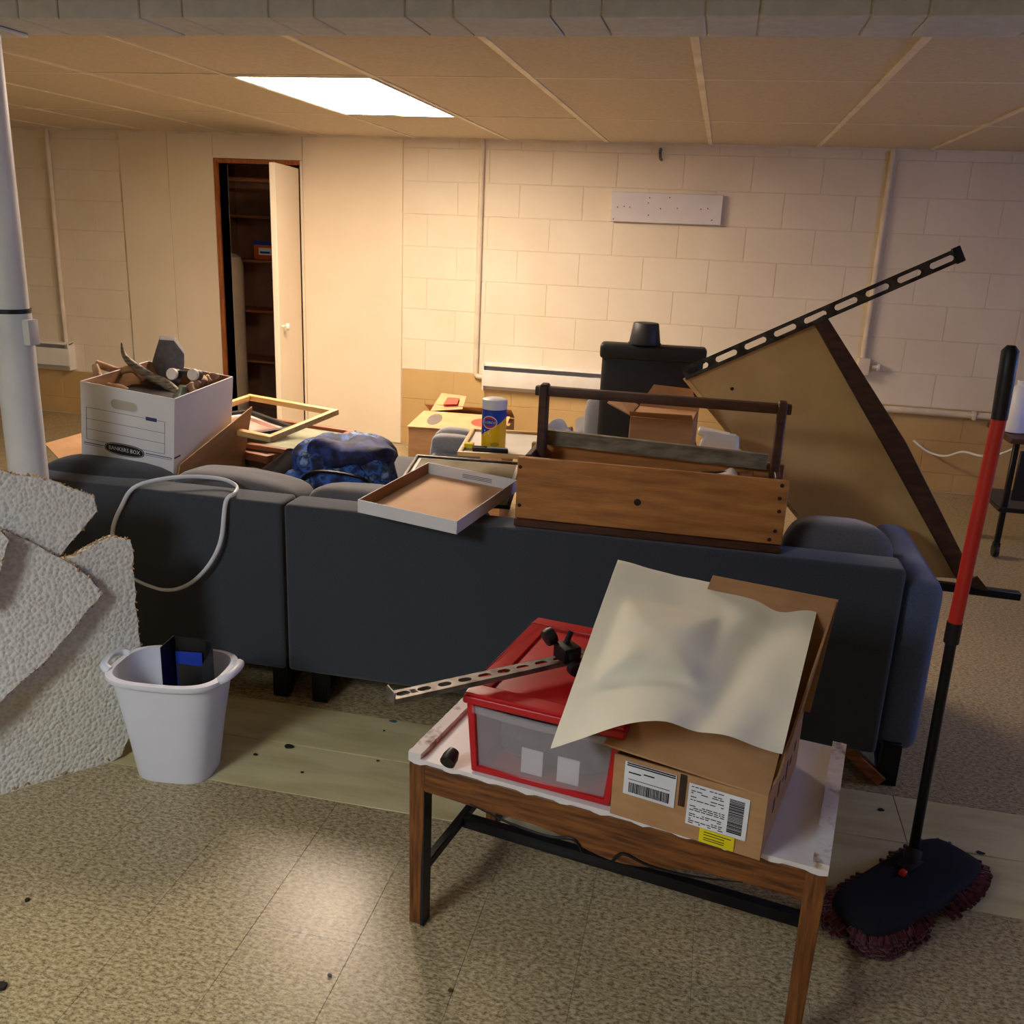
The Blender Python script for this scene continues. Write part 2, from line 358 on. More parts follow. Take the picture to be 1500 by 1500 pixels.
def heater(label, xa, xb, za, zb):
    t = thing('baseboard_heater', label, 'heater', ((xa + xb) / 2, YB - .04, za)); h_ = zb - za
    part('back_plate', MB().bb(xa, xb, YB - .008, YB - .001, za, zb), M_WHITE, t, world=True)
    part('top_cover', MB().prism([(xa, YB - .005, zb), (xa, YB - .065, zb - .012), (xa, YB - .065, zb - .02), (xa, YB - .005, zb - .012)], (xb - xa, 0, 0)), M_WHITE, t, .001, 1, world=True)
    part('front_panel', MB().bb(xa, xb, YB - .072, YB - .066, za + .03, zb - .045), M_WHITE, t, .004, world=True)
    part('fin_pack', MB().bb(xa + .02, xb - .02, YB - .06, YB - .01, za + .05, zb - .06), M_DARK, t, world=True)
    for x_ in (xa, xb - .012): part('end_cap', MB().bb(x_, x_ + .012, YB - .07, YB - .006, za + .0, zb - .004), M_WHITE, t, .002, 1, world=True)
heater('long cream baseboard heater beside the black chair', -1.47, -.15, .42, .60)
heater('cream baseboard heater in the far left corner', -6.15, -4.55, .33, .53)
pl = thing('wall_board', 'white rectangular mounting board with nail holes high on the wall', 'board', (-.37, YB - .02, 1.52))
M_WB = mat('white_board_paint', (226, 222, 222), (216, 210, 210), 5, .5)
pb = part('board', MB().bb(-.70, -.035, YB - .045, YB - .001, 1.517, 1.69), M_WB, pl, .003, 1, world=True)
for (a, b) in ((-.66, 1.60), (-.62, 1.605), (-.585, 1.602), (-.47, 1.66), (-.475, 1.63), (-.47, 1.56), (-.40, 1.60), (-.30, 1.605), (-.12, 1.61), (-.16, 1.605), (-.09, 1.545), (-.68, 1.53), (-.35, 1.665)):
    part('nail_hole', MB().lathe([(.004, 0), (.003, .002)], c=(a, YB - .045, b), n=8, M=rx(90)), M_BRWOOD, pb, world=True)
hk = MB().tube([(-.43, YB, 1.935), (-.43, YB - .03, 1.935), (-.43, YB - .035, 1.915), (-.425, YB - .03, 1.885), (-.42, YB - .015, 1.88)], .009, 8, smooth=4)
single('wall_hook', hk, M_STEEL, 'small metal hook high on the wall under the ceiling', 'hook')

# ------------------------------------------------------------------ ceiling
ceil = struct('ceiling', MB().bb(XL, XR, YF, YB + .1, ZC + .022, ZC + .1), M_TILE)
GX0 = -.7502; TW = .61; TL = 1.22; GY = [2.413, 3.633, 4.853, YB]
tile_c = {}
def ctile(wd, ln):
    k = (round(wd, 3), round(ln, 3))
    if k not in tile_c: tile_c[k] = mesh_of(MB().bb(-wd / 2 + .002, wd / 2 - .002, -ln / 2 + .002, ln / 2 - .002, 0, .02), 'ceiling_tile', M_TILE, .0015, 1, 0)
    return tile_c[k]
for k in range(-9, 7):
    xa = max(GX0 + TW * k, XL); xb = min(xa + TW, XR) if k > -9 else GX0 + TW * (k + 1)
    if xb - xa < .05: continue
    for j in range(3):
        if k == -2 and j == 1: continue
        inst('ceiling_tile', ctile(xb - xa, GY[j + 1] - GY[j]), ceil, ((xa + xb) / 2, (GY[j] + GY[j + 1]) / 2, ZC + random.uniform(0, .0025)), (R(random.uniform(-.06, .06)), R(random.uniform(-.1, .1)), 0))
for k in range(-8, 7):
    x_ = GX0 + TW * k; wd = .024 if k >= -1 else .012
    part('grid_bar', MB().bb(x_ - wd / 2, x_ + wd / 2, 2.36, YB - .002, ZC - .004, ZC + .004), M_TBAR, ceil)
for y_ in GY[1:3]:
    part('grid_bar', MB().bb(XL, XR, y_ - .006, y_ + .006, ZC - .002, ZC + .005), M_TBAR, ceil)
part('wall_angle', MB().bb(XL, XR, YB - .02, YB - .015, ZC - .012, ZC + .004), M_TBAR, ceil)
def troffer(label, xa, ya, spec):
    xb, yb = xa + TW, ya + TL
    t = thing('ceiling_light', label, 'light', ((xa + xb) / 2, (ya + yb) / 2, ZC - .004))
    fr = MB()
    for a, b, c, d in ((xa + .008, xb - .008, ya + .008, ya + .026), (xa + .008, xb - .008, yb - .026, yb - .008), (xa + .008, xa + .026, ya + .026, yb - .026), (xb - .026, xb - .008, ya + .026, yb - .026)):
        fr.bb(a, b, c, d, ZC - .006, ZC + .012)
    part('frame', fr, M_WHITE, t, .002, 1, world=True)
    part('diffuser', MB().bb(xa + .024, xb - .024, ya + .024, yb - .024, ZC - .002, ZC + .006), emit('diffuser_glow', *spec), t, world=True, label='glowing white diffuser panel')
troffer('lit rectangular ceiling light panel above the far side of the sofa', GX0 - 2 * TW, 3.633, BACK_LIGHT)
troffer('lit ceiling light panel over the near floor, behind the photographer', GX0 - 2 * TW, -1.25, FRONT_LIGHT)
# block beam
BY0, BY1, BZ = 2.155, 2.352, 1.868
beam = struct('beam', MB().bb(XL, XR, BY0 + .006, BY1 - .006, BZ + .006, ZC + .022), M_MORT)
x_ = XL; k = 0; bms = [mesh_of(MB().bb(-wd / 2 + .002, wd / 2 - .002, BY0, BY1, BZ, ZC + .02), 'beam_block', M_BEAM, .002, 1, 0) for wd in (.2145, .109)]
x_ = -.300 - .3235 * 14
while x_ < XR - .3:
    for q, wd in enumerate((.2145, .109)):
        inst('beam_block', bms[q], beam, (x_ + wd / 2, 0, random.uniform(-.0015, .0015))); x_ += wd
# steel post
po = thing('support_post', 'white painted round steel post under the beam at the left edge', 'post', (-1.895, 2.25, 0))
part('lower_tube', MB().lathe([(.052, .012), (.052, 1.165)], n=32), M_POLE, po)
part('upper_tube', MB().lathe([(.048, 1.17), (.048, BZ - .01)], n=32), M_POLE, po)
part('joint_ring', MB().lathe([(.0485, 1.160), (.0525, 1.160), (.0525, 1.172), (.0485, 1.172)], n=32), M_DARK, po, label='thin dark seam')
part('base_plate', MB().bb(-.08, .08, -.08, .08, .001, .012), M_POLE, po, .002, 1)
part('cap_plate', MB().bb(-.08, .08, -.08, .08, BZ - .01, BZ - .001), M_POLE, po, .002, 1)
part('pin_bracket', MB().bb(.035, .068, -.02, .02, 1.075, 1.145), M_POLE, po, .004)
# ------------------------------------------------------------------ sofa: chaise section and long section
def sled_leg(t, xl, yf, m=M_BLKMET, flip=1):
    lg = MB().bb(xl, xl + .05, yf, yf + .035, .0, .13)
    o = part('leg', lg, m, t, .002, 1, world=True)
    part('brace', MB().bar((xl + .025, yf + .03, .014), (xl + .025 - flip * .0, yf + .26, .115), .045, .024), m, o, .001, 1, world=True)
sl = thing('sofa_section', 'short charcoal sofa section on the left, carrying the white file box', 'sofa', (-1.64, 2.9, 0), group='charcoal sectional sofa')
XA, XB_ = -2.10, -1.197
part('back_panel', MB().bb(XA, XB_, 2.42, 2.535, .10, .637), M_SOFA, sl, .014, 3, world=True)
part('base', MB().bb(XA + .01, XB_ - .006, 2.536, 3.62, .11, .27), M_SOFA, sl, .012, 2, world=True)
part('seat_cushion', MB().puff(((XA + XB_) / 2, 3.09, .345), (XB_ - XA - .02, 1.06, .15), e=.22), M_SOFA2, sl, world=True)
part('back_cushion', MB().puff((-1.42, 2.625, .53), (.44, .19, .26), M=rx(-4), e=.4, jit=.02, seed=2), M_SOFA2, sl, world=True, label='slumped grey back cushion')
part('corner_cushion', MB().puff((-1.88, 2.60, .520), (.47, .22, .285), M=ry(4), e=.5, jit=.012, seed=4), M_SOFA, sl, world=True, label='dark rounded corner cushion')
sled_leg(sl, -1.245, 2.43)
sled_leg(sl, -2.05, 2.43); sled_leg(sl, -1.245, 3.3); sled_leg(sl, -2.05, 3.3)
sr = thing('sofa_section', 'long charcoal sofa section with its plain back turned to the camera', 'sofa', (-.3, 2.8, 0), group='charcoal sectional sofa')
XA, XB_ = -1.187, .545
part('back_panel', MB().bb(XA, XB_, 2.42, 2.535, .10, .637), M_SOFA, sr, .016, 3, world=True)
part('base', MB().bb(XA + .006, XB_, 2.536, 3.2, .11, .27), M_SOFA, sr, .012, 2, world=True)
for k in range(2):
    xa = XA + .01 + k * .865; part('seat_cushion', MB().puff((xa + .43, 2.87, .345 - .035 * k), (.855, .64, .15), e=.22), M_SOFA2, sr, world=True)
part('back_cushion', MB().puff((-.90, 2.615, .52), (.56, .17, .27), M=rx(-5), e=.42, jit=.02, seed=5), M_SOFA2, sr, world=True)
part('back_cushion', MB().puff((-.18, 2.72, .50), (.70, .16, .20), M=rx(-8), e=.4, jit=.01, seed=6), M_SOFA2, sr, world=True)
part('back_cushion', MB().puff((.385, 2.64, .545), (.30, .20, .29), M=ry(6) @ rx(-6), e=.5, jit=.02, seed=8), M_SOFA2, sr, world=True, label='light grey cushion beside the tote')
part('arm', MB().bb(.548, .655, 2.45, 3.02, .10, .598), M_BLUELIT, sr, .045, 4, world=True, label='arm end with blue daylight in its colour')
sled_leg(sr, -1.115, 2.43); sled_leg(sr, .565, 2.44); sled_leg(sr, -1.115, 3.1); sled_leg(sr, .565, 2.96)
br = MB().bar((.46, 2.445, .105), (.575, 2.445, .012), .03, .03, up=(0, 1, 0)); part('brace', br, M_BRWOOD, sr, .002, 1, world=True)

# white flat cable looped over the sofa back
cp = [at(172, 830, Y=2.36), at(165, 780, Y=2.395), at(178, 742, Y=2.405), Vector((-1.655, 2.408, .65)), Vector((-1.55, 2.47, .672)), Vector((-1.45, 2.52, .665)), Vector((-1.38, 2.50, .655)), Vector((-1.345, 2.43, .652)), at(331, 735, Y=2.405), at(324, 790, Y=2.395), at(308, 825, Y=2.39), at(285, 850, Y=2.385), at(262, 862, Y=2.38), at(240, 864, Y=2.375), at(218, 858, Y=2.37), at(200, 850, Y=2.36), at(185, 842, Y=2.33)]
single('cable', MB().tube(cp, .0068, 10, flat=.7, smooth=6), M_WHPL, 'white cable looped over the left end of the sofa back', 'cable')

# ------------------------------------------------------------------ carpet pieces on the left
def slab(name, label, pts, n, th, seed, wav=.012):
    """carpet piece with outline pts (planar, world), extruded by th along -n, frayed along its edge"""
    n = Vector(n).normalized(); P = []
    rnd = random.Random(seed)
    for i in range(len(pts)):
        a = Vector(pts[i]); b = Vector(pts[(i + 1) % len(pts)]); m = max(1, int((b - a).length / .025))
        for k in range(m):
            q = a.lerp(b, k / m); t = (b - a).normalized(); sd = t.cross(n)
            P.append(q + sd * rnd.uniform(-.004, .004))
    bm = bmesh.new(); vs = [bm.verts.new(p) for p in P]
    es = [bm.edges.new((vs[i], vs[(i + 1) % len(vs)])) for i in range(len(vs))]
    bmesh.ops.triangle_fill(bm, use_beauty=True, use_dissolve=False, edges=es)
    bmesh.ops.subdivide_edges(bm, edges=[e for e in bm.edges if e.calc_length() > .06], cuts=2, use_grid_fill=True)
    bmesh.ops.triangulate(bm, faces=bm.faces)
    r = bmesh.ops.extrude_face_region(bm, geom=list(bm.faces))
    for v in r['geom']:
        if isinstance(v, bmesh.types.BMVert): v.co -= n * th
    bmesh.ops.recalc_face_normals(bm, faces=bm.faces)
    def disp(p): return n * noise.noise(Vector(p) * 3.5 + Vector((seed, 0, 0))) * wav
    for v in bm.verts: v.co += disp(v.co)
    lo = Vector((sum(p.x for p in P) / len(P), sum(p.y for p in P) / len(P), min(p.z for p in P)))
    for v in bm.verts: v.co -= lo
    t = thing(name, label, 'carpet', lo, group='carpet offcuts')
    me = bpy.data.meshes.new('pile'); bm.to_mesh(me); bm.free(); me.materials.append(M_FOAM)
    for p_ in me.polygons: p_.use_smooth = True
    me.set_sharp_from_angle(angle=R(50))
    o = bpy.data.objects.new('pile', me); COL.objects.link(o); o.parent = t
    fb = MB()
    for i in range(len(P)):
        for k in range(9):
            q = P[i].lerp(P[(i + 1) % len(P)], rnd.random()); tt = (P[(i + 1) % len(P)] - P[i]).normalized(); sd = tt.cross(n)
            q = q + disp(q) - n * rnd.uniform(0, th); rr = rnd.uniform(.0022, .0048)
            d = (sd * rnd.choice((-1, 1)) * rnd.random() + n * rnd.uniform(-.6, .6) + tt * rnd.uniform(-.7, .7)).normalized() * rnd.uniform(.003, .009)
            if (q + d).z < .004: q.z = max(q.z, .006); d.z = abs(d.z)
            fb.tube([q - d * .3, q + d], [rr, rr * .5], 4)
    part('frayed_edge', fb, M_FRAY, t, kind='stuff', world=True, label='frayed tan backing edge')
    return t
# plane of the standing pieces: foot line runs from near left to far right, leaning back to the upper left
fA = Vector((-1.66, 1.74, 0)); fB = Vector((-1.474, 1.975, 0)); fd = (fB - fA).normalized(); fn = Vector((fd.y, -fd.x, 0))
def on_plane(px, py, shift, tilt):
    nn = (fn * math.cos(R(tilt)) + Vector((0, 0, math.sin(R(tilt)))))
    o = fA + fn * shift
    d = (at(px, py, Y=1) - Vector((0, 0, CAM_Z)))
    t = (o - Vector((0, 0, CAM_Z))).dot(nn) / d.dot(nn)
    return Vector((0, 0, CAM_Z)) + d * t, nn
def foam(label, px, shift, tilt, th, seed):
    P = [on_plane(a, b, shift, tilt) for a, b in px]
    return slab('carpet_offcut', label, [p[0] for p in P], P[0][1], th, seed)
def zfix(P): return [Vector((p.x, p.y, max(p.z, .004))) for p in P]
foam('large pebbled grey carpet piece standing lowest at the left, on the floor', [(-150, 1215), (0, 1168), (60, 1152), (120, 1133), (180, 1108), (203, 1040), (207, 950), (198, 870), (190, 790), (165, 785), (112, 815), (60, 830), (-150, 830)], .0, 8, .035, 1)
foam('grey carpet piece overlapping the lowest one, with a diagonal lower edge', [(-150, 1150), (0, 1030), (60, 972), (110, 920), (152, 868), (120, 838), (92, 818), (40, 790), (-20, 770), (-150, 750)], .10, 15, .035, 2)
foam('grey carpet piece on top, with a ragged tan upper edge below the post', [(-150, 850), (40, 835), (88, 812), (104, 795), (128, 762), (142, 748), (136, 728), (100, 712), (60, 700), (0, 690), (-150, 680)], .015, 10, .03, 3)
foam('small tan-edged carpet scrap nearest the left edge of the picture', [(-150, 905), (-20, 880), (-4, 850), (14, 790), (0, 776), (-150, 770)], .15, 15, .03, 4)

# ------------------------------------------------------------------ wastebasket
wbk = thing('wastebasket', 'white plastic wastebasket with side grips standing beside the carpet pieces', 'wastebasket', (-1.300, 1.985, 0), rz(6) @ Matrix.Diagonal((.89, .92, .855)))
prof = []
def rr_(z): return .72 + .28 * z / .355
bk = MB().lathe([(.135 * .70, .0), (.135 * .715, .006), (.135 * .86, .18), (.135 * 1.02, .335), (.135 * 1.10, .337), (.135 * 1.13, .345), (.135 * 1.12, .355), (.135 * 1.0, .357), (.135 * .99, .34), (.135 * .84, .18), (.135 * .70, .012)], n=56, sx=1.17, sy=.86, e=.62)
part('bin_body', bk, M_WHPL, wbk, smooth=50)
for s_ in (-1, 1):
    g = MB().tube([(s_ * .165, -.055, .352), (s_ * .187, -.045, .362), (s_ * .196, 0, .366), (s_ * .187, .045, .362), (s_ * .165, .055, .352)], .013, 10, flat=.8, smooth=4)
    part('grip', g, M_WHPL, wbk)
M_BLUEP = mat('blue_plastic', (24, 70, 190), (18, 58, 170), 6, .4)
ins = thing('file_sleeve', 'black plastic sleeve with a blue inside standing in the wastebasket', 'sleeve', (-1.255, 1.985, .14), Matrix.Diagonal((.80, .80, .66)))
def us(u, v):
    a = -.2 + 1.25 * u; pts = [(-.075, -.035), (-.075, .045), (.03, .06), (.072, .03), (.072, -.045), (.0, -.06)]
    f = u * (len(pts) - 1); i = min(int(f), len(pts) - 2); t = f - i; t = t * t * (3 - 2 * t)
    x_, y_ = [pts[i][k] * (1 - t) + pts[i + 1][k] * t for k in (0, 1)]
    top = .355 - (.0 if u < .55 else (.05 * min(1, (u - .55) / .2))) - .012 * abs(2 * ((u * 2.5) % 1) - 1)
    return (x_, y_, top * v)
part('outer_shell', MB().sheet(us, 40, 4, (.002, 0, 0)), M_DARK, ins)
part('lining', MB().sheet(lambda u, v: (-.069 + .09 * u, .045 + .012 * u - .006, .12 + .17 * v), 10, 3, (0, -.001, 0)), M_BLUEP, ins, label='bright blue lining')
# ------------------------------------------------------------------ floor debris
M_CHIP = mat('dark_chip', (40, 34, 28), (30, 26, 20), 50, .8)
def chip(px, py, sz, m, label, h_=.004):
    p = at(px, py, z=0); rn = random.Random(px * 7 + py)
    n = 7; poly = [p + Vector((math.cos(2 * math.pi * i / n) * sz * rn.uniform(.6, 1.1), math.sin(2 * math.pi * i / n) * sz * rn.uniform(.4, .9), .0008)) for i in range(n)]
    single('debris_chip', MB().prism(poly, (0, 0, h_)), m, label, 'debris', .0006, 1, group='scraps on the floor')
chip(40, 1320, .007, M_CHIP, 'tiny black chip on the speckled floor below the carpet pieces', .005)
chip(4, 1446, .014, M_CHIP, 'black chip on the floor in the bottom left corner', .007)
chip(483, 1430, .006, mat('grey_chip', (96, 92, 88), None, 40, .8), 'grey chip on the floor near the light reflection')
chip(660, 1452, .007, mat('rust_chip', (92, 66, 30), None, 40, .8), 'rusty brown chip on the floor in front of the table')
chip(424, 1094, .018, M_CHIP, 'dark ragged scrap on the bare strip right of the wastebasket', .003)
chip(374, 1106, .008, M_CHIP, 'small dark scrap on the bare strip next to the wastebasket', .003)
chip(443, 1132, .006, M_CHIP, 'dark speck near the front edge of the bare strip', .002)
chip(576, 1057, .014, mat('blue_chip', (70, 110, 140), None, 40, .6), 'blue plastic scrap on the far edge of the bare strip', .002)
chip(563, 1071, .005, M_CHIP, 'black speck on the bare strip below the blue scrap', .002)
chip(554, 1115, .006, mat('rust_chip', (92, 66, 30), None, 40, .8), 'rusty speck on the bare strip left of the table', .002)
chip(1290, 1187, .010, M_CHIP, 'dark scrap on the bare strip under the sofa arm', .002)
chip(1436, 1250, .012, M_CHIP, 'dark flake on the bare strip beside the mop head', .002)

# ------------------------------------------------------------------ low table
TYAW = -10.3
TM = rz(TYAW); TO = Vector((-.52, 1.585, 0))
TLN, TDP, TZ = .815, .44, .405
tb = thing('low_table', 'worn low oak table base with black stretchers and a white chipped top', 'table', TO, TM)
M_TW = mat('white_laminate', (232, 228, 226), (222, 216, 214), 5, .45)
M_CHIPP = mat('chipped_white_edge', (226, 220, 214), (150, 124, 104), 26, .7, .5, 60, lo=.32, hi=.46)
for (x_, y_) in ((.018, .02), (TLN - .018, .02), (.018, TDP - .02), (TLN - .018, TDP - .02)):
    lg = MB(); s0, s1 = .018, .015
    lg.add([(x_ - s1, y_ - s1, 0), (x_ + s1, y_ - s1, 0), (x_ + s1, y_ + s1, 0), (x_ - s1, y_ + s1, 0), (x_ - s0, y_ - s0, .392), (x_ + s0, y_ - s0, .392), (x_ + s0, y_ + s0, .392), (x_ - s0, y_ + s0, .392)], [(3, 2, 1, 0), (4, 5, 6, 7), (0, 1, 5, 4), (1, 2, 6, 5), (2, 3, 7, 6), (3, 0, 4, 7)])
    o = part('leg', lg, mat('worn_oak_upright', (134, 82, 36), (74, 40, 16), 9, .45, .2, 60, stretch=(14, 14, 1.2), detail=7, lo=.32, hi=.66), tb, .004, 2)
    if x_ < .1: part('black_face', MB().bb(x_ + s1 - .004, x_ + s0 + .0015, y_ - .016, y_ + .016, .0, .335), M_BLKMET, o, .001, 1, label='black inner face')
def apron(length, depth0, a):
    up = [(length * i / 40, .392) for i in range(41)]
    lowp = []
    for i in range(41):
        u = i / 40; h_ = depth0 + a * math.exp(-((u - .5) / .16) ** 2) + a * .35 * math.sin(u * 12.5) * math.exp(-((u - .5) / .3) ** 2)
        lowp.append((length * u, .392 - h_))
    return up + lowp[::-1]
for (yy, nm) in ((.004, 'apron'), (TDP - .026, 'apron')):
    pts = [Vector((.03 + p[0], yy, p[1])) for p in apron(TLN - .06, .062, .030)]
    ap = part(nm, MB().prism(pts, (0, .022, 0)), M_TABLE, tb, .002, 1)
    if yy < .1:
        # carved dark scrolls on the front
        for s_ in (-1, 1):
            cx = TLN / 2 + s_ * .10
            part('carved_scroll', MB().tube([(cx - s_ * .07, yy - .001, .300), (cx - s_ * .05, yy - .001, .322), (cx, yy - .001, .312), (cx + s_ * .08, yy - .001, .316), (cx + s_ * .17, yy - .001, .334)], [.003, .0035, .003, .0025, .001], 6, smooth=5), M_BLKMET, ap)
for xx in (.006, TLN - .028):
    part('side_apron', MB().bb(xx, xx + .022, .03, TDP - .03, .33, .392), M_TABLE, tb, .002, 1)
part('top_panel', MB().bb(.0, TLN, .004, TDP, .392, TZ), M_TW, tb, .002, 1, label='white laminate top')
# torn wavy laminate lip along the front edge
lip = [Vector((TLN * i / 60, .0, .4055)) for i in range(61)] + [Vector((TLN * i / 60, .0, .398 - .004 * math.sin(i * 1.1) - .003 * random.random())) for i in range(60, -1, -1)]
part('torn_lip', MB().prism(lip, (0, .006, 0)), M_TW, tb)
for xx in (.0, TLN - .028):
    rm = MB()
    rm.sheet(lambda u, v: (xx + .028 * v, .0 + (TDP) * u, TZ + .012 + .0025 * noise.noise(Vector((u * 30, v * 3, xx)))), 60, 3, (0, 0, -.0125))
    part('edge_rim', rm, M_CHIPP, tb, label='chipped white painted rim')
for x_ in (.022, TLN - .022): part('side_stretcher', MB().bb(x_ - .009, x_ + .009, .035, TDP - .035, .116, .138), M_BLKMET, tb, .002, 1)
part('long_stretcher', MB().bb(.03, TLN - .03, TDP / 2 - .012, TDP / 2 + .012, .112, .140), M_BLKMET, tb, .004, 2)
part('bolt_knob', MB().lathe([(.0, .0), (.016, .004), (.018, .016), (.008, .024), (.008, .04)], c=(.16, .2, .352), n=14), M_DARK, tb)
def tl(x, y, z=TZ): return TO + TM @ Vector((x, y, z))
rc = MB().lathe([(.016, 0), (.016, .016), (.012, .03), (.0, .032)], n=16); rc.T(rz(TYAW) @ rx(-70) @ rz(0), at(655, 1122, z=.415) + Vector((0, 0, .007)))
single('rubber_foot', rc, M_DARK, 'small black rubber foot lying on the left corner of the table', 'rubber foot')

# ------------------------------------------------------------------ red drawer bin
RB = Vector((-.212, 1.742, TZ + .001)); RM = rz(-9.5)
M_CLEAR = bpy.data.materials.new('frosted_plastic'); M_CLEAR.use_nodes = True
b_ = M_CLEAR.node_tree.nodes['Principled BSDF']; b_.inputs['Base Color'].default_value = (*lin((214, 208, 212)), 1); b_.inputs['Roughness'].default_value = .35; b_.inputs['Alpha'].default_value = .22
rb = thing('storage_drawer', 'red plastic storage drawer box with a frosted front on the table', 'storage box', RB, RM)
W2, D2, H2 = .150, .195, .148
part('side_wall', MB().prism([(-W2 + .012, -D2, .004), (-W2 + .012, D2, .004), (-W2 - .004, D2, H2), (-W2 - .004, -D2, H2)], (.004, 0, 0)), M_RED, rb)
part('side_wall', MB().prism([(W2 - .016, -D2, .004), (W2 - .016, D2, .004), (W2, D2, H2), (W2, -D2, H2)], (.004, 0, 0)), M_RED, rb)
part('back_wall', MB().bb(-W2 + .012, W2 - .012, D2 - .006, D2, .004, H2), M_RED, rb)
part('floor_plate', MB().bb(-W2 + .012, W2 - .012, -D2, D2, 0, .006), M_RED, rb)
ff = MB(); y_ = -D2 - .004
ff.prism([(-W2 + .008, y_, 0), (-W2 + .022, y_, 0), (-W2 + .010, y_, H2), (-W2 - .006, y_, H2)], (0, .014, 0))
ff.prism([(W2 - .022, y_, 0), (W2 - .008, y_, 0), (W2 + .006, y_, H2), (W2 - .010, y_, H2)], (0, .014, 0))
ff.bb(-W2 + .012, W2 - .012, y_, y_ + .014, 0, .014)
part('front_frame', ff, M_RED, rb, .002, 1)
part('frosted_front', MB().sheet(lambda u, v: (-W2 + .014 + (2 * W2 - .028) * u + (v * (.014) * (2 * u - 1)), -D2 + .002 - .006 * math.sin(math.pi * u), .012 + .128 * v), 14, 6, (0, .003, 0)), M_CLEAR, rb, label='frosted translucent front')
part('front_lip', MB().sheet(lambda u, v: (-W2 + .006 + (2 * W2 - .012) * u, -D2 - .004 - .010 * math.sin(math.pi * u), .128 + .014 * v), 16, 2, (0, .004, 0)), M_CLEAR, rb)
for x_ in (-.022, .052):
    part('tag', MB().bb(x_ - .022, x_ + .022, -D2 + .014, -D2 + .016, .014, .068), M_LABEL, rb, label='white paper tag behind the front')
part('contents', MB().puff((0, 0, .045), (.24, .30, .075), e=.4, jit=.012), mat('grey_contents', (96, 92, 96), (60, 58, 62), 20, .8), rb)
part('lid', MB().bb(-W2 - .012, W2 + .012, -D2 - .012, D2 + .012, H2, H2 + .018), M_RED, rb, .006, 3)
lr = MB()
for a, b, c, d in ((-W2 - .008, W2 + .008, -D2 - .008, -D2 + .03), (-W2 - .008, W2 + .008, D2 - .03, D2 + .008), (-W2 - .008, -W2 + .03, -D2 + .03, D2 - .03), (W2 - .03, W2 + .008, -D2 + .03, D2 - .03)): lr.bb(a, b, c, d, H2 + .016, H2 + .024)
part('lid_rim', lr, M_RED, rb, .003, 2)
LIDZ = TZ + H2 + .026

# slotted steel bar lying across the lid
def slotted(length, wd, nslot, slot, th=.003, flange=.012):
    """local +x along the bar, slots cut through the web"""
    mb = MB(); pitch = length / nslot; h2 = wd / 2; sw = wd * .22
    mb.bb(0, length, -h2, -sw, -th, 0); mb.bb(0, length, sw, h2, -th, 0)
    for i in range(nslot):
        a = pitch * i; g = (pitch - slot) / 2
        mb.bb(a, a + g, -sw, sw, -th, 0); mb.bb(a + g + slot, a + pitch, -sw, sw, -th, 0)
        for q in (0, 1):   # rounded slot ends
            cx = a + g if q == 0 else a + g + slot; sgn = 1 if q == 0 else -1
            for s_ in (-1, 1):
                mb.prism([(cx, s_ * sw, -th), (cx + sgn * sw * .7, s_ * sw, -th), (cx + sgn * sw * .25, s_ * sw * .62, -th), (cx, s_ * sw * .3, -th)], (0, 0, th))
    mb.bb(0, length, -h2, -h2 + th, -flange, 0); mb.bb(0, length, h2 - th, h2, -flange, 0)
    return mb
a = Vector((-.512, 1.462, .606)); b = Vector((-.205, 1.735, .608)); d = (b - a)
bM = Matrix((d.normalized(), Vector((0, 0, 1)).cross(d).normalized(), d.normalized().cross(Vector((0, 0, 1)).cross(d).normalized()))).transposed()
sb = thing('slotted_bar', 'slotted steel bar with a black clamp lying across the red lid', 'metal bar', a, bM)
part('channel', slotted(d.length + .10, .034, 12, .027, .002, .010), M_STEEL, sb)
part('end_stop', MB().bb(-.004, 0, -.018, .018, -.012, .014), M_STEEL, sb, .001, 1)
ck = part('clamp_body', MB().bb(.36, .40, -.022, .022, -.004, .028).bb(.37, .39, -.03, .03, .006, .02), M_DARK, sb, .003, 2)
part('clamp_knob', MB().lathe([(.0, -.012), (.017, -.010), (.019, 0), (.017, .010), (.0, .012)], c=(.355, .03, .038), n=16, M=ry(70)), M_DARK, ck)
part('clamp_knob', MB().lathe([(.0, -.010), (.014, -.008), (.015, 0), (.014, .008), (.0, .010)], c=(.37, -.045, -.004), n=16, M=rx(90)), M_DARK, ck)
part('clamp_screw', MB().tube([(.38, .01, .02), (.395, .012, .05)], .006, 8), M_BLKMET, ck)

# ------------------------------------------------------------------ shipping carton on the table
BO = Vector((.075, 1.64, TZ + .001)); BMx = rz(-14)
bx = thing('shipping_carton', 'brown cardboard carton with white shipping labels on the table', 'carton', BO, BMx)
BWd, BD, BH = .138, .175, .125
tk = .004
part('front_wall', MB().bb(-BWd, BWd, -BD, -BD + tk, 0, BH), M_CARD, bx)
part('back_wall', MB().bb(-BWd, BWd, BD - tk, BD, 0, BH), M_CARD, bx)
part('left_wall', MB().bb(-BWd, -BWd + tk, -BD + tk, BD - tk, 0, BH), M_CARD, bx)
part('right_wall', MB().bb(BWd - tk, BWd, -BD + tk, BD - tk, 0, BH), M_CARD, bx)
part('bottom', MB().bb(-BWd + tk, BWd - tk, -BD + tk, BD - tk, 0, tk), M_CARD, bx)
part('front_flap', MB().prism([(-BWd - .022, -BD - .002, BH + .012), (BWd, -BD - .002, BH), (BWd - .004, -BD + .13, BH + .050), (-BWd, -BD + .13, BH + .062)], (0, 0, .004)), M_CARD, bx)
part('back_flap', MB().prism([(-BWd, BD, BH), (BWd + .012, BD, BH), (BWd + .028, BD + .06, BH + .225), (-BWd + .05, BD + .06, BH + .225)], (0, -tk, 0)), M_CARDIN, bx)
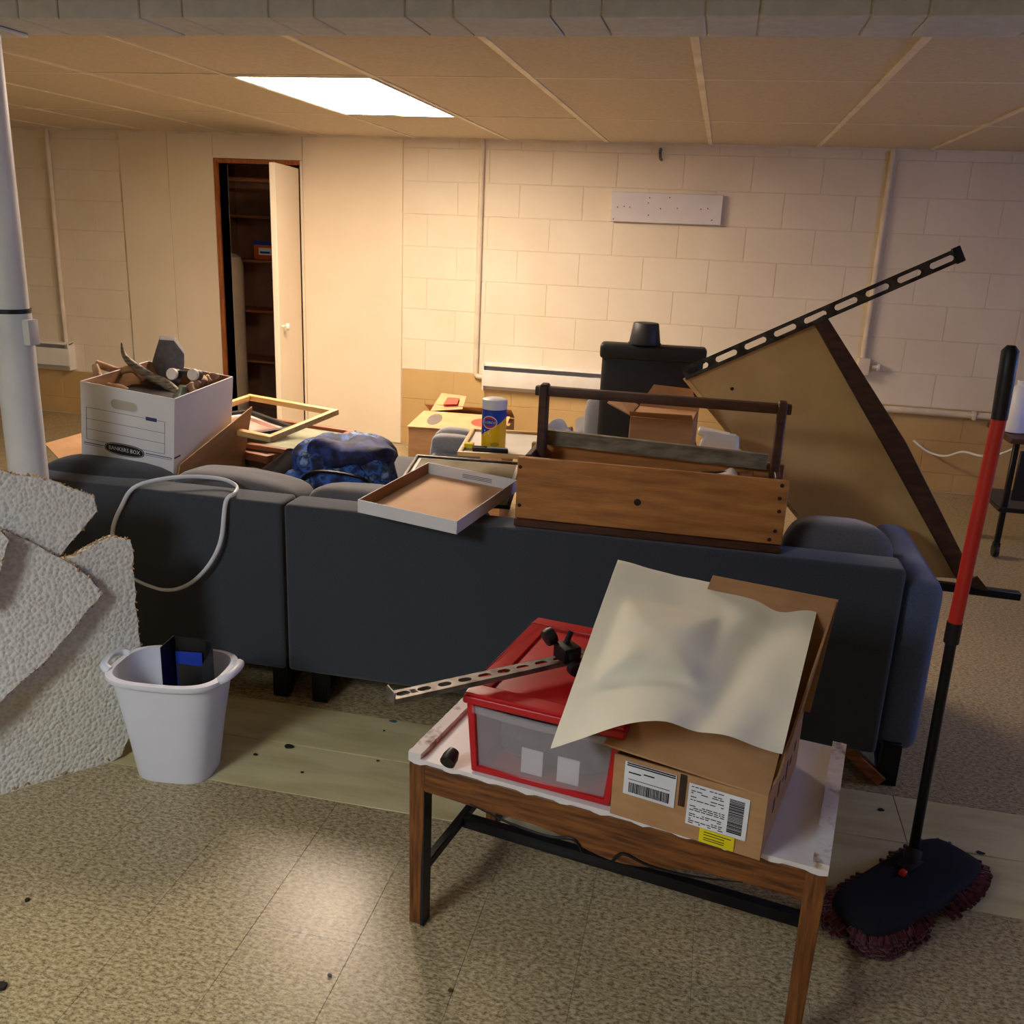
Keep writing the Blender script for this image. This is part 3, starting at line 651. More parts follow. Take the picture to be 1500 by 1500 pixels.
fp = [(BWd - .002, -BD + .005, BH), (BWd - .002, BD, BH), (BWd + .026, BD + .055, BH + .222), (BWd + .018, BD * .2, BH + .13), (BWd + .008, -BD * .75, BH + .02)]
part('right_flap', MB().prism(fp, (-tk, 0, 0)), M_CARDIN, bx)
y_ = -BD - .0012
def flat(x0_, x1_, z0_, z1_, d_=.001): return MB().bb(x0_, x1_, y_ - d_, y_, z0_, z1_)
l1 = part('shipping_label', flat(-.116, -.020, .052, .118), M_LABEL, bx, label='white label with barcode')
l2 = part('shipping_label', flat(.003, .110, .030, .112), M_LABEL, bx, label='white packing label with dense print')
l3 = part('price_label', flat(.030, .092, .002, .029), M_YEL, bx, label='yellow sticker')
bc = MB(); x_ = -.106
while x_ < -.030:
    wd = random.choice((.001, .0016, .0024)); bc.bb(x_, x_ + wd, y_ - .0018, y_ - .001, .058, .078); x_ += wd + random.choice((.001, .0014))
part('barcode', bc, M_INK, l1)
pr = MB()
for q, (a_, b_2, z_) in enumerate(((-.108, -.03, .084), (-.108, -.085, .097), (-.08, -.06, .1), (-.112, -.022, .111), (-.112, -.022, .115))): pr.bb(a_, b_2, y_ - .0018, y_ - .001, z_, z_ + (.0008 if q == 0 else .0022))
part('print', pr, M_INK, l1)
bc = MB(); z_ = .038
while z_ < .104:
    wd = random.choice((.001, .0016, .0024)); bc.bb(.076, .102, y_ - .0018, y_ - .001, z_, z_ + wd); z_ += wd + random.choice((.001, .0014))
part('barcode', bc, M_INK, l2)
pr = MB()
for z_ in (.106, .098, .094, .086, .080, .068, .064, .060, .052, .048, .042, .038, .034):
    x_ = .008
    while x_ < .066:
        wd = random.uniform(.003, .012); 
        if random.random() < .75: pr.bb(x_, min(x_ + wd, .07), y_ - .0018, y_ - .001, z_, z_ + .0013)
        x_ += wd + .002
part('print', pr, M_INK, l2)
pr = MB()
for z_ in (.023, .018, .012, .008): pr.bb(.038, .075 if z_ < .02 else .086, y_ - .0018, y_ - .001, z_, z_ + .0016)
part('print', pr, mat('olive_ink', (120, 112, 20), None, 5, .6), l3)
tp = MB().bb(-.014, -.002, y_ - .0005, y_, .06, .124); part('torn_tape', tp, mat('torn_tape_brown', (70, 46, 34), (40, 28, 24), 60, .5), bx, label='torn dark tape')
cm = MB()
for k in range(6): cm.bb(BWd, BWd + .0008, -.10 + .04 * k, -.085 + .04 * k, .05 + .01 * (k % 3), .075 + .012 * (k % 2))
part('print', cm, mat('faded_brown_ink', (96, 60, 48), None, 20, .7), bx)

# ------------------------------------------------------------------ cream paper draped over bin and carton
pTL = at(905, 822, Y=1.93); pTR = at(1200, 882, Y=1.87); pBR = at(1146, 1104, Y=1.43); pBL = at(806, 1093, Y=1.415)
def paper(u, v):       # u left-right, v bottom-top
    lo_ = pBL.lerp(pBR, u); hi_ = pTL.lerp(pTR, u); p = lo_.lerp(hi_, v)
    p = p + Vector((0, 0, 1)) * (.055 * math.sin(math.pi * u) ** 1.3 * (1 - v) ** 2)          # arched lower hem
    p += Vector((-.3, -.75, .5)) * .0 
    bumpv = .034 * max(0, 1 - max(abs(u - .34) / .24, abs(v - .52) / .26) ** 2.2)                # soft lump beneath
    p += Vector((0, -.75, .66)) * bumpv
    p += Vector((0, -.4, .8)) * (.012 * math.sin(6 * u + 2.5 * v) * (.3 + v * .4) - .030 * (max(0, .35 - u) ** 1.2) * (1 - v) - .018 * math.exp(-((u - .62 - .25 * v) / .10) ** 2))
    p += Vector((0, -.5, .7)) * .005 * noise.noise(Vector((u * 7, v * 7, 3)))
    return p
single('paper_sheet', MB().sheet(paper, 44, 40, (0, .0012, -.001)), M_PAPER, 'large sheet of cream paper draped over the red box and the carton', 'paper', smooth=60)
# ------------------------------------------------------------------ mop
mp = thing('dust_mop', 'red and black handled dust mop with a dark red fringed head', 'mop', (.555, 1.945, 0))
def mw(x, y, z): return Vector((x - .555, y - 1.945, z))
p0 = mw(.575, 2.03, .075); p1 = mw(.561, 2.0, .66); p2 = mw(.570, 2.0, 1.122); p3 = mw(.566, 2.0, 1.258)
part('lower_pole', MB().tube([p0, p1], .0115, 14), M_BLKMET, mp)
part('lock_collar', MB().tube([p1 - Vector((0, 0, .035)), p1 + Vector((0, 0, .012))], .016, 14), M_DARK, mp)
M_MRED = mat('red_handle', (196, 48, 34), (186, 40, 28), 6, .4)
part('upper_pole', MB().tube([p1, p2], .0145, 14), M_MRED, mp, label='red upper pole')
part('grip', MB().tube([p2 - Vector((0, 0, .01)), p2.lerp(p3, .5), p3 - Vector((0, 0, .01)), p3], [.0155, .0165, .0165, .008], 14), M_DARK, mp, label='black foam grip')
hM = rz(48); hl, hw = .44, .155
M_NAVY = mat('navy_cloth', (16, 14, 28), (10, 9, 18), 60, .9)
M_FRNG = mat('dark_red_chenille', (92, 10, 28), (56, 5, 16), 120, .95, sheen=.3)
fr = MB(); rn = random.Random(5)
hd = MB().puff((0, 0, .042), (hl, hw, .05), e=.45, n=36); hd.T(hM, (0, 0, 0))
hp_ = part('head_pad', hd, M_NAVY, mp)
for i in range(1500):
    t = rn.random() * 2 * math.pi; ct, st = math.cos(t), math.sin(t)
    x_ = math.copysign(abs(ct) ** .45, ct) * hl / 2; y_2 = math.copysign(abs(st) ** .45, st) * hw / 2
    q = Vector((x_ * rn.uniform(.95, 1.03), y_2 * rn.uniform(.92, 1.05), rn.uniform(.012, .044))); d_ = Vector((x_ / hl, y_2 / hw, -.25)).normalized() * rn.uniform(.012, .026)
    e_ = q + d_ + Vector((rn.uniform(-.006, .006), rn.uniform(-.006, .006), rn.uniform(-.006, .004))); e_.z = max(e_.z, .006)
    s2 = MB().tube([q, e_], [.0045, .0055], 5); s2.T(hM); fr.add(s2.v, s2.f)
part('fringe', fr, M_FRNG, mp, kind='stuff', label='dark red chenille fringe')
fj = part('swivel_joint', MB().tube([(.01, .05, .062), (.018, .075, .09)], .02, 12).box((.005, .045, .066), (.06, .04, .02), hM), M_DARK, mp, .003, 2)
part('red_clip', MB().box((-.015, .005, .072), (.018, .014, .012), hM), M_MRED, fj, .002, 1)
part('red_clip', MB().box((.085, .11, .058), (.03, .012, .010), hM), M_MRED, fj, .002, 1)

# ------------------------------------------------------------------ tool tote on the sofa back
tt = thing('tool_tote', 'old wooden tool tote with a rail handle resting on the sofa back', 'tool tote', (-.135, 2.55, .638))
def tbx(n_, xa, xb, ya, yb, za, zb, m=M_WOOD, bv=.003, **k): return part(n_, MB().bb(xa, xb, ya, yb, za, zb), m, tt, bv, 1, world=True, **k)
tf = tbx('front_board', -.497, .228, 2.445, 2.463, .662, .838)
tbx('back_board', -.497, .228, 2.642, 2.660, .662, .838)
tbx('bottom_board', -.500, .230, 2.442, 2.663, .638, .661, M_WOODD)
for xa in (-.480, .192): tbx('end_board', xa, xa + .018, 2.464, 2.641, .662, .842, M_WOODD)
for xa in (-.462, .182): tbx('handle_post', xa, xa + .024, 2.53, 2.575, .842 - .17, 1.028, M_WOODD, .004)
part('handle_rail', MB().bar((-.475, 2.553, 1.008), (.218, 2.553, 1.008), .030, .026), M_WOODD, tt, .004, 2, world=True)
M_NAIL = mat('rust_nail', (44, 26, 16), None, 30, .7)
for (x_, z_) in ((.21, .825), (.208, .79), (.211, .755), (.207, .70), (-.488, .81), (-.486, .70), (.195, .675), (-.16, .742)):
    part('nail', MB().lathe([(.0055 if x_ != -.16 else .010, 0), (.004, .0016)], c=(x_, 2.4445, z_), n=10, M=rx(90)), M_NAIL, tf, world=True)
lv = thing('spirit_level', 'long grey weathered straightedge lying inside the tool tote', 'level', (-.12, 2.60, .83))
M_LEV = mat('weathered_aluminium', (150, 142, 122), (104, 96, 78), 14, .55, .15, stretch=(1, 1, 3), metal=.3)
lb = part('web', MB().bar((-.455, 2.60, .868), (.176, 2.60, .850), .008, .042), M_LEV, lv, .001, 1, world=True)
for dz in (-.02, .02): part('flange', MB().bar((-.455, 2.60, .868 + dz), (.176, 2.60, .850 + dz), .018, .004), M_LEV, lb, .001, 1, world=True)
for k, (x_, z_, sx, m, l) in enumerate(((.06, .80, .09, M_WHITE, 'crumpled white rag in the right end of the tool tote'),)):
    single('rag', MB().puff((x_, 2.53, z_), (sx, .09, .06), e=.6, jit=.018, seed=k, jf=18), m, l, 'rag')
for k in range(3):
    single('hand_tool', MB().tube([(-.28 + .12 * k, 2.50 + .03 * k, .79), (.0 + .07 * k, 2.49 + .03 * k, .822)], .012, 10), (M_BRWOOD, M_DARK, M_BRWOOD)[k], ('brown wooden tool handle at the left inside the tote', 'black tool handle inside the tote', 'brown wooden tool handle at the right inside the tote')[k], 'tool', group='tools in the tote')

# ------------------------------------------------------------------ tray-like carton lid
TrM = rz(-11) @ rx(3.0) @ ry(2.5)
tr = thing('shallow_box', 'shallow white carton lid lying open side up on the sofa back', 'box lid', Vector((-.735, 2.52, .700)) - TrM @ Vector((0, 0, .036)), TrM)
w_, d_, h_ = .152, .203, .038
M_TANIN = mat('tan_card_inside', (214, 176, 138), (206, 166, 128), 6, .8)
part('floor_sheet', MB().bb(-w_, w_, -d_, d_, 0, .002), M_TANIN, tr)
for a, b, c, d, in ((-w_, w_, -d_ - .003, -d_), (-w_, w_, d_, d_ + .003), (-w_ - .003, -w_, -d_ - .003, d_ + .003), (w_, w_ + .003, -d_ - .003, d_ + .003)):
    sd = part('side_wall', MB().bb(a, b, c, d, 0, h_), M_BOXW, tr, .0006, 1)
    ia = .0007
    if d - c < .01 and c > 0:
        tx = MB()
        for z_ in (.022, .017, .012): tx.bb(-.03, .07, c - .0006, c - .0001, z_, z_ + .0016)
        part('print', tx, M_INK, sd)
    if b - a < .01: part('inner_face', MB().bb(b if a < 0 else a - ia, b + ia if a < 0 else a, c + .004, d - .004, .002, h_ - .001), mat('brown_card_inside', (150, 104, 70), None, 6, .8), sd)

# picture with glass lying below the tray
GM = rz(6) @ rx(1) @ ry(1.5)
def picture(name, label, loc, M, w, d, rail, th, mf, inner, pic=None, mat_w=0., mm=None, back=True, cat='picture frame', group=None):
    t = thing(name, label, cat, loc, M, group)
    for a, b, c, dd in ((-w / 2, w / 2, -d / 2, -d / 2 + rail), (-w / 2, w / 2, d / 2 - rail, d / 2), (-w / 2, -w / 2 + rail, -d / 2 + rail, d / 2 - rail), (w / 2 - rail, w / 2, -d / 2 + rail, d / 2 - rail)):
        part('rail', MB().bb(a, b, c, dd, 0, th), mf, t, min(.004, th / 4), 2)
    if back:
        part('backing', MB().bb(-w / 2 + rail * .5, w / 2 - rail * .5, -d / 2 + rail * .5, d / 2 - rail * .5, .001, th * .35), inner, t)
    if pic:
        z_ = th * .35
        part('print', MB().bb(-w / 2 + rail + mat_w, w / 2 - rail - mat_w, -d / 2 + rail + mat_w, d / 2 - rail - mat_w, z_ + .0002, z_ + .0012), pic, t)
        if mm:
            q = mat_w * .45
            for a, b, c, dd in ((-w / 2 + rail + q, w / 2 - rail - q, -d / 2 + rail + q, -d / 2 + rail + mat_w), (-w / 2 + rail + q, w / 2 - rail - q, d / 2 - rail - mat_w, d / 2 - rail - q), (-w / 2 + rail + q, -w / 2 + rail + mat_w, -d / 2 + rail + mat_w, d / 2 - rail - mat_w), (w / 2 - rail - mat_w, w / 2 - rail - q, -d / 2 + rail + mat_w, d / 2 - rail - mat_w)):
                part('inner_mat', MB().bb(a, b, c, dd, z_ + .0002, z_ + .0018), mm, t)
    return t
M_GLASSY = mat('glazed_grey_print', (150, 146, 128), (112, 108, 92), 7, .12, spec=.6)
M_MATW = mat('white_mat_board', (232, 224, 212), None, 6, .7)
picture('picture_frame', 'thin dark framed grey print lying under the white carton lid', (-.755, 2.80, .652), rz(6) @ rx(6) @ ry(.5), .37, .40, .010, .012, M_DSTEEL, M_MATW, M_GLASSY, .012)
# whiteboard with wipes and markers
WM = rz(8)
wbd = picture('whiteboard', 'small whiteboard in a light wooden frame lying flat beside the tote', (-.555, 2.865, .772), WM, .40, .365, .014, .014, M_LTWOOD, mat('whiteboard_face', (238, 234, 224), None, 4, .3), None, cat='whiteboard')
WZ = .7785
sup = thing('carton', 'plain brown carton on the sofa seat holding up the whiteboard', 'carton', (-.46, 2.93, .43))
part('body', MB().bb(-.56, -.36, 2.80, 3.06, .43, .768), M_CARD, sup, .002, 1, world=True)
part('tape', MB().bb(-.475, -.445, 2.799, 3.061, .42 + .34, .7695), mat('packing_tape', (190, 160, 110), None, 8, .3), sup, world=True)
# wipes canister
M_BLUE = mat('label_blue', (24, 70, 180), (20, 62, 170), 4, .4)
M_LYEL = mat('label_yellow', (242, 196, 20), (236, 186, 10), 4, .4)
wc = thing('wipes_canister', 'white lidded wipes canister with a blue and yellow label on the whiteboard', 'canister', (-.640, 2.76, WZ + .001), rz(8))
cr_ = .0375
part('tub', MB().lathe([(cr_ - .003, 0), (cr_, .003), (cr_, .134), (cr_ - .002, .136)], n=36), M_WHPL, wc)
part('cap', MB().lathe([(cr_ + .001, .130), (cr_ + .002, .152), (cr_ - .001, .157), (cr_ - .01, .160), (.0, .161)], n=36), M_WHPL, wc)
def wrap(f0, f1, a0, a1, r_, n=40):
    def fn(u, v):
        a = a0 + (a1 - a0) * u; z_ = f0(u) + (f1(u) - f0(u)) * v
        return (r_ * math.cos(a), r_ * math.sin(a), z_)
    return fn
def shell(fn, nu, nv):
    mb = MB(); P = [fn(i / nu, j / nv) for i in range(nu + 1) for j in range(nv + 1)]; k = nv + 1
    return mb.add(P, [(i * k + j, (i + 1) * k + j, (i + 1) * k + j + 1, i * k + j + 1) for i in range(nu) for j in range(nv)])
A0, A1 = -math.pi * 1.35, math.pi * .35
diag = lambda u: .048 + .055 * max(0, min(1, (u - .30) / .42))
lbl = part('label_yellow', shell(wrap(lambda u: .006, diag, A0, A1, cr_ + .0006), 48, 6), M_LYEL, wc, label='yellow lower label')
lbu = part('label_blue', shell(wrap(diag, lambda u: .128, A0, A1, cr_ + .0006), 48, 6), M_BLUE, wc, label='blue upper label')
def on_can(mb, a_c, z_c, r_):
    mb.v = [Vector((r_ * math.cos(a_c + v.x / r_), r_ * math.sin(a_c + v.x / r_), z_c + v.y)) for v in mb.v]; return mb
def disc(rx_, ry_, n=28): return MB().add([(0, 0, 0)] + [(rx_ * math.cos(2 * math.pi * i / n), ry_ * math.sin(2 * math.pi * i / n), 0) for i in range(n)], [(0, 1 + i, 1 + (i + 1) % n) for i in range(n)])
AC = -math.pi / 2 - .30
part('logo', on_can(disc(.025, .020), AC, .090, cr_ + .0012), M_LABEL, lbu)
part('logo', on_can(disc(.022, .0175), AC, .090, cr_ + .0016), mat('logo_red', (206, 40, 60), None, 5, .4), lbu)
part('logo', on_can(disc(.0205, .011), AC, .090, cr_ + .0020), M_BLUE, lbu)
part('logo', on_can(text_mb('CLOROX', .0105), AC, .090, cr_ + .0026), M_LABEL, lbu)
pr = MB()
for (x_, z_, l_) in ((-.018, .062, .022), (-.018, .055, .018), (-.018, .047, .024)):
    q = MB().add([(x_, 0, 0), (x_ + l_, 0, 0), (x_ + l_, .0035, 0), (x_, .0035, 0)], [(0, 1, 2, 3)]); on_can(q, AC, z_, cr_ + .0014); pr.add(q.v, q.f)
part('print', pr, M_LABEL, lbl)
part('emblem', on_can(disc(.014, .007), AC + .5, .022, cr_ + .0014), mat('lemon', (196, 160, 10), None, 5, .4), lbl)
def marker(label, x, y, ang, cap):
    t = thing('marker', label, 'marker', (x, y, WZ + .0085), rz(ang), 'whiteboard markers')
    part('barrel', MB().lathe([(.007, 0), (.0075, .003), (.0075, .062), (.006, .064)], n=14, M=ry(90)), M_LABEL if cap else M_DARK, t)
    part('cap', MB().lathe([(.008, -.045), (.0083, -.004), (.008, 0)], n=14, M=ry(90)), M_DARK, t)
marker('white and black marker lying in front of the wipes canister', -.650, 2.722, 4, True)
marker('all black marker nearest the whiteboard edge', -.645, 2.702, 6, False)
single('yellow_block', MB().bb(-.728, -.701, 2.735, 2.765, WZ + .001, WZ + .016), mat('yellow_sponge', (240, 214, 40), None, 30, .8), 'small yellow block on the left edge of the whiteboard', 'block', .003)
mg = thing('mug', 'white ceramic mug tipped over behind the left post of the tote', 'mug', at(824, 646, Y=2.93) + Vector((0, 0, .012)), rz(-115) @ ry(42))
part('cup', MB().lathe([(.024, 0), (.027, .002), (.030, .06), (.0285, .061), (.025, .006), (.0, .005)], n=28), M_WHPL, mg)
part('ear', MB().tube([(.0, .029, .05), (.0, .045, .045), (.0, .047, .02), (.0, .028, .014)], .0045, 8, smooth=4), M_WHPL, mg)
ph = MB().box((-.46, 2.975, WZ + .026), (.07, .05, .012), ry(-16) @ rx(10)); single('black_case', ph, M_DARK, 'small black flat case leaning against the tipped mug', 'case', .003)
single('red_cap', MB().lathe([(.010, 0), (.011, .012), (.0, .014)], c=(-.475, 2.83, WZ + .001), n=14), M_RED, 'small red cap beside the tote post on the whiteboard', 'cap')

# ------------------------------------------------------------------ grey cushions behind
q1 = thing('quilted_cushion', 'quilted light grey cushion standing behind the wipes canister', 'cushion', (-.885, 3.16, .425))
M_LGREY = mat('light_grey_quilt', (172, 170, 172), (158, 156, 158), 200, .9, .2, 300, sheen=.3)
part('pad', MB().puff((-.875, 3.17, .585), (.185, .09, .33), e=.6), M_LGREY, q1, world=True)
for k in range(4): part('stitch_roll', MB().puff((-.875, 3.135, .50 + .066 * k), (.178 - .012 * max(0, k - 1), .07, .070), e=.7), M_LGREY, q1, world=True)
single('seat_pad', MB().puff((-1.055, 3.10, .515), (.20, .30, .16), M=rx(14), e=.35), M_SOFA2, 'plain grey pad lying right of the blue backpack', 'cushion')
# ------------------------------------------------------------------ blue backpack
M_CAMO = mat('blue_plaid_cloth', (60, 110, 190), (10, 14, 30), 16, .7, .3, 40, detail=3)
stops(M_CAMO, [(.34, (18, 20, 34)), (.44, (40, 58, 112)), (.51, (58, 110, 196)), (.56, (30, 36, 64)), (.64, (140, 170, 220))])
bpk = thing('backpack', 'blue and black patterned backpack slumped on the sofa', 'backpack', (-1.20, 2.90, .43))
part('main_bag', MB().puff((-1.20, 2.93, .575), (.36, .24, .30), M=rz(-6), e=.5, jit=.04, seed=3, jf=11), M_CAMO, bpk, world=True)
part('front_pocket', MB().puff((-1.22, 2.815, .555), (.30, .11, .20), M=rx(-14), e=.55, jit=.045, seed=9, jf=13), M_CAMO, bpk, world=True)
part('flap', MB().puff((-1.165, 2.90, .690), (.28, .19, .08), M=rz(-4), e=.6, jit=.03, seed=11, jf=12), mat('navy_nylon', (48, 62, 130), (20, 24, 50), 22, .75, .4, 40, lo=.42, hi=.62), bpk, world=True, label='dark navy top flap')
part('strap', MB().tube([(-1.30, 2.80, .60), (-1.25, 2.762, .645), (-1.17, 2.755, .655), (-1.08, 2.77, .64), (-1.05, 2.80, .60)], .011, 8, flat=.5, smooth=5), M_DARK, bpk, world=True)
# ------------------------------------------------------------------ dark bin lying on its side
dM = rz(62) @ ry(72)
db = thing('round_bin', 'dark grey round bin lying on its side left of the backpack', 'bin', (-1.495, 2.90, .510), dM @ Matrix.Scale(.82, 3))
part('shell', MB().lathe([(.085, -.02), (.09, -.016), (.112, .20), (.116, .205), (.112, .207), (.107, .20), (.085, -.012)], n=40), mat('satin_black', (38, 38, 42), (30, 30, 34), 8, .38), db)
part('rolled_rim', MB().tube([(.114 * math.cos(2 * math.pi * i / 40), .114 * math.sin(2 * math.pi * i / 40), .205) for i in range(41)], .004, 6), M_DARK, db)

# ------------------------------------------------------------------ stack of picture frames on the chaise
GRP = 'picture frames stacked on the sofa'
z_ = .422
for k in range(6):
    mf = (M_BRWOOD, M_WOODD, M_BRWOOD, M_LTWOOD, M_WOODD, M_BRWOOD)[k]
    picture('picture_frame', ('brown frame at the very bottom of the frame stack', 'dark frame second from the bottom of the frame stack', 'brown frame third from the bottom of the frame stack', 'light wooden frame in the middle of the frame stack', 'dark frame just above the middle of the frame stack', 'reddish brown frame just under the greenish print')[k],
            (-1.66 + .012 * ((k * 7) % 5 - 2), 3.30 + .012 * ((k * 3) % 5 - 2), z_), rz(-16 + 5 * ((k * 5) % 4 - 1.5)), .40, .36, .028, .030, mf, M_CARDIN, M_MATW if k % 2 else M_GLASSY, .004, group=GRP); z_ += .0315
picture('picture_frame', 'orange-brown frame with a greenish print jutting out right of the stack', (-1.585, 3.30, z_ + .006), rz(-6) @ rx(1.5) @ ry(1.5), .38, .40, .026, .020, M_BRWOOD, M_CARDIN, mat('green_grey_print', (170, 172, 146), (128, 132, 110), 9, .3), .012, group=GRP); z_ += .032
picture('picture_frame', 'black framed print with a pink and white mat on the stack', (-1.80, 3.25, z_ + .010), rz(-32) @ rx(1) @ ry(2), .36, .36, .024, .020, M_DARK, M_MATW, mat('pale_print', (206, 186, 170), (150, 120, 106), 14, .35), .05, mat('pink_mat', (176, 122, 112), None, 6, .7), group=GRP); z_ += .036
picture('picture_frame', 'empty light wooden frame lying topmost on the stack', (-1.655, 3.20, z_ + .030), rz(-16) @ rx(6.5) @ ry(1), .455, .385, .024, .022, M_LTWOOD, M_CARDIN, back=False, group=GRP)

# ------------------------------------------------------------------ file box in a cardboard box
KM = rz(-2) @ ry(3.0)
cb = thing('cardboard_box', 'open brown cardboard box on the sofa around the white file box', 'carton', (-1.87, 2.87, .425), rz(-2))
cw, cd, ch = .205, .215, .17
part('front_wall', MB().bb(-cw, cw, -cd, -cd + .004, 0, ch), M_CARD, cb); part('back_wall', MB().bb(-cw, cw, cd - .004, cd, 0, ch), M_CARD, cb)
part('left_wall', MB().bb(-cw, -cw + .004, -cd + .004, cd - .004, 0, ch), M_CARD, cb); part('right_wall', MB().bb(cw - .004, cw, -cd + .004, cd - .004, 0, ch), M_CARD, cb)
part('bottom', MB().bb(-cw + .004, cw - .004, -cd + .004, cd - .004, 0, .004), M_CARD, cb)
part('flap', MB().prism([(cw, -cd, ch), (cw, cd, ch), (cw + .035, cd + .01, ch + .185), (cw + .005, -cd + .02, ch + .06)], (-.004, 0, 0)), M_CARD, cb, label='brown flap standing up')
part('flap', MB().prism([(-cw, -cd + .0, ch), (-cw, cd, ch), (-cw - .14, cd - .02, ch + .065), (-cw - .14, -cd + .06, ch + .065)], (0, 0, .004)), M_CARD, cb, label='brown flap folded outward')
prt = MB().add([(0, 0, 0)] + [(cw + .002 + .0, -.02 + .035 * math.cos(2 * math.pi * i / 20), .10 + .035 * math.sin(2 * math.pi * i / 20)) for i in range(20)], []); 
ring = MB().tube([(cw + .001, -.03 + .034 * math.cos(2 * math.pi * i / 24), .095 + .034 * math.sin(2 * math.pi * i / 24)) for i in range(25)], .003, 5); part('printed_ring', ring, mat('dark_brown_ink', (74, 44, 34), None, 6, .7), cb)
KM = rz(1.5) @ rx(2.4) @ ry(6.0)
bk_ = thing('file_box', 'white cardboard file box with printed lines, full of odds and ends', 'file box', Vector((-1.822, 2.827, .903)) - KM @ Vector((0, 0, .262)), KM)
fw, fd_, fh = .165, .198, .262
fwall = part('front_wall', MB().bb(-fw, fw, -fd_, -fd_ + .004, 0, fh), M_BOXW, bk_, .001, 1)
part('back_wall', MB().bb(-fw, fw, fd_ - .004, fd_, 0, fh), M_BOXW, bk_, .001, 1)
part('left_wall', MB().bb(-fw, -fw + .004, -fd_ + .004, fd_ - .004, 0, fh), M_BOXW, bk_)
rw = part('right_wall', MB().bb(fw - .004, fw, -fd_ + .004, fd_ - .004, 0, fh), M_BOXW, bk_)
for a, b, c, d in ((-fw + .005, fw - .005, fd_ - .0052, fd_ - .0042), ): part('brown_inside', MB().bb(a, b, c, d, .1, fh - .001), M_CARDIN, bk_)
for s_ in (-1, 1): part('brown_inside', MB().bb(s_ * (fw - .0047) - .0005, s_ * (fw - .0047) + .0005, -fd_ + .006, fd_ - .006, .1, fh - .001), M_CARDIN, bk_)
part('bottom', MB().bb(-fw + .004, fw - .004, -fd_ + .004, fd_ - .004, 0, .004), M_BOXW, bk_)
y_ = -fd_
def stadium(w, h, n=10):
    r = h / 2; P = []
    for i in range(n + 1): t = -math.pi / 2 + math.pi * i / n; P.append((w / 2 - r + r * math.cos(t), r * math.sin(t)))
    for i in range(n + 1): t = math.pi / 2 + math.pi * i / n; P.append((-w / 2 + r + r * math.cos(t), r * math.sin(t)))
    return P
part('hand_hole', MB().prism([(-.01 + a, y_ - .0006, .208 + b) for a, b in stadium(.092, .030)], (0, .0005, 0)), mat('hand_hole_shade_card', (196, 190, 176), None, 6, .8), fwall, label='oval hand hole')
part('hole_rim', MB().tube([(-.01 + a, y_ - .001, .208 + b) for a, b in stadium(.096, .034) + stadium(.096, .034)[:1]], .0018, 5), M_BOXW, fwall)
ln = MB()
def hl_(x0_, x1_, z_, t_=.0010): ln.bb(x0_, x1_, y_ - .0008, y_ - .0002, z_ - t_ / 2, z_ + t_ / 2)
for z_ in (.180, .142, .107): hl_(-.145, .132, z_)
hl_(-.145, .132, .072)
for x_ in (-.145, .132): ln.bb(x_ - .0006, x_ + .0006, y_ - .0008, y_ - .0002, .072, .180)
hl_(-.155, -.085, .079 - .02, .0026); hl_(-.155, -.085, .073 - .02, .0012); hl_(.065, .158, .062, .0026); hl_(.065, .158, .056, .0012)
part('printed_lines', ln, M_BLUEINK, fwall)
part('printed_bar', MB().bb(.066, .104, y_ - .001, y_ - .0002, .174, .186), M_BLUEINK, fwall)
ov = [(-.010 + .071 * math.copysign(abs(math.cos(2 * math.pi * i / 36)) ** .8, math.cos(2 * math.pi * i / 36)), y_ - .001, .058 + .021 * math.copysign(abs(math.sin(2 * math.pi * i / 36)) ** .8, math.sin(2 * math.pi * i / 36))) for i in range(36)]
part('logo', MB().prism(ov, (0, .0007, 0)), M_INK, fwall, label='black oval logo')
part('logo', MB().tube([(p[0] * .95 - .0005, y_ - .0012, .058 + (p[2] - .058) * .86) for p in ov + ov[:1]], .0006, 4), M_LABEL, fwall)
tx = text_mb('BANKERS BOX', .0185, wide=.92); tx.v = [Vector((v.x - .010, y_ - .0016, v.y + .058)) for v in tx.v]
part('logo', tx, M_LABEL, fwall)
part('print', MB().bb(fw, fw + .0005, -fd_ + .002, -fd_ + .04, .060, .066), M_BLUEINK, rw)
# what sticks out of the file box
def wpt(px, py, Y): return at(px, py, Y=Y)
M_HORN = mat('grey_horn', (150, 138, 118), (86, 76, 62), 40, .6, .4, 60, stretch=(1, 1, 4))
M_BONE = mat('pale_driftwood', (206, 168, 128), (140, 100, 68), 14, .7, .3, 40)
M_HEX = mat('grey_felt_block', (112, 110, 112), (96, 94, 96), 60, .9)
hn = MB().tube([wpt(178, 502, 2.84), wpt(181, 518, 2.84), wpt(190, 530, 2.84), wpt(205, 541, 2.85), wpt(222, 552, 2.86), wpt(243, 562, 2.87), wpt(262, 580, 2.88)], [.002, .008, .013, .015, .016, .018, .018], 10, smooth=4)
single('horn', hn, M_HORN, 'curved grey horn pointing up out of the file box', 'horn')
hc = wpt(246, 526, 2.94); hx = [hc + Vector((.064 * sx_, 0, .066 * sz_)) for sx_, sz_ in ((-.45, 1), (.45, 1), (1, .35), (.95, -.35), (.6, -1.3), (-.5, -1.3), (-1, -.3))]
single('hexagonal_block', MB().prism(hx, (-.028, .05, .006)), M_HEX, 'dark grey faceted block standing up at the back of the file box', 'block', .003)
dw = MB().tube([wpt(139, 534, 2.78), wpt(146, 556, 2.77), wpt(158, 568, 2.77), wpt(178, 570, 2.77), wpt(196, 582, 2.78)], [.010, .016, .018, .016, .012], 10, smooth=4)
single('driftwood', dw, M_BONE, 'pale curved driftwood at the left front of the file box', 'driftwood', group='driftwood in the file box')
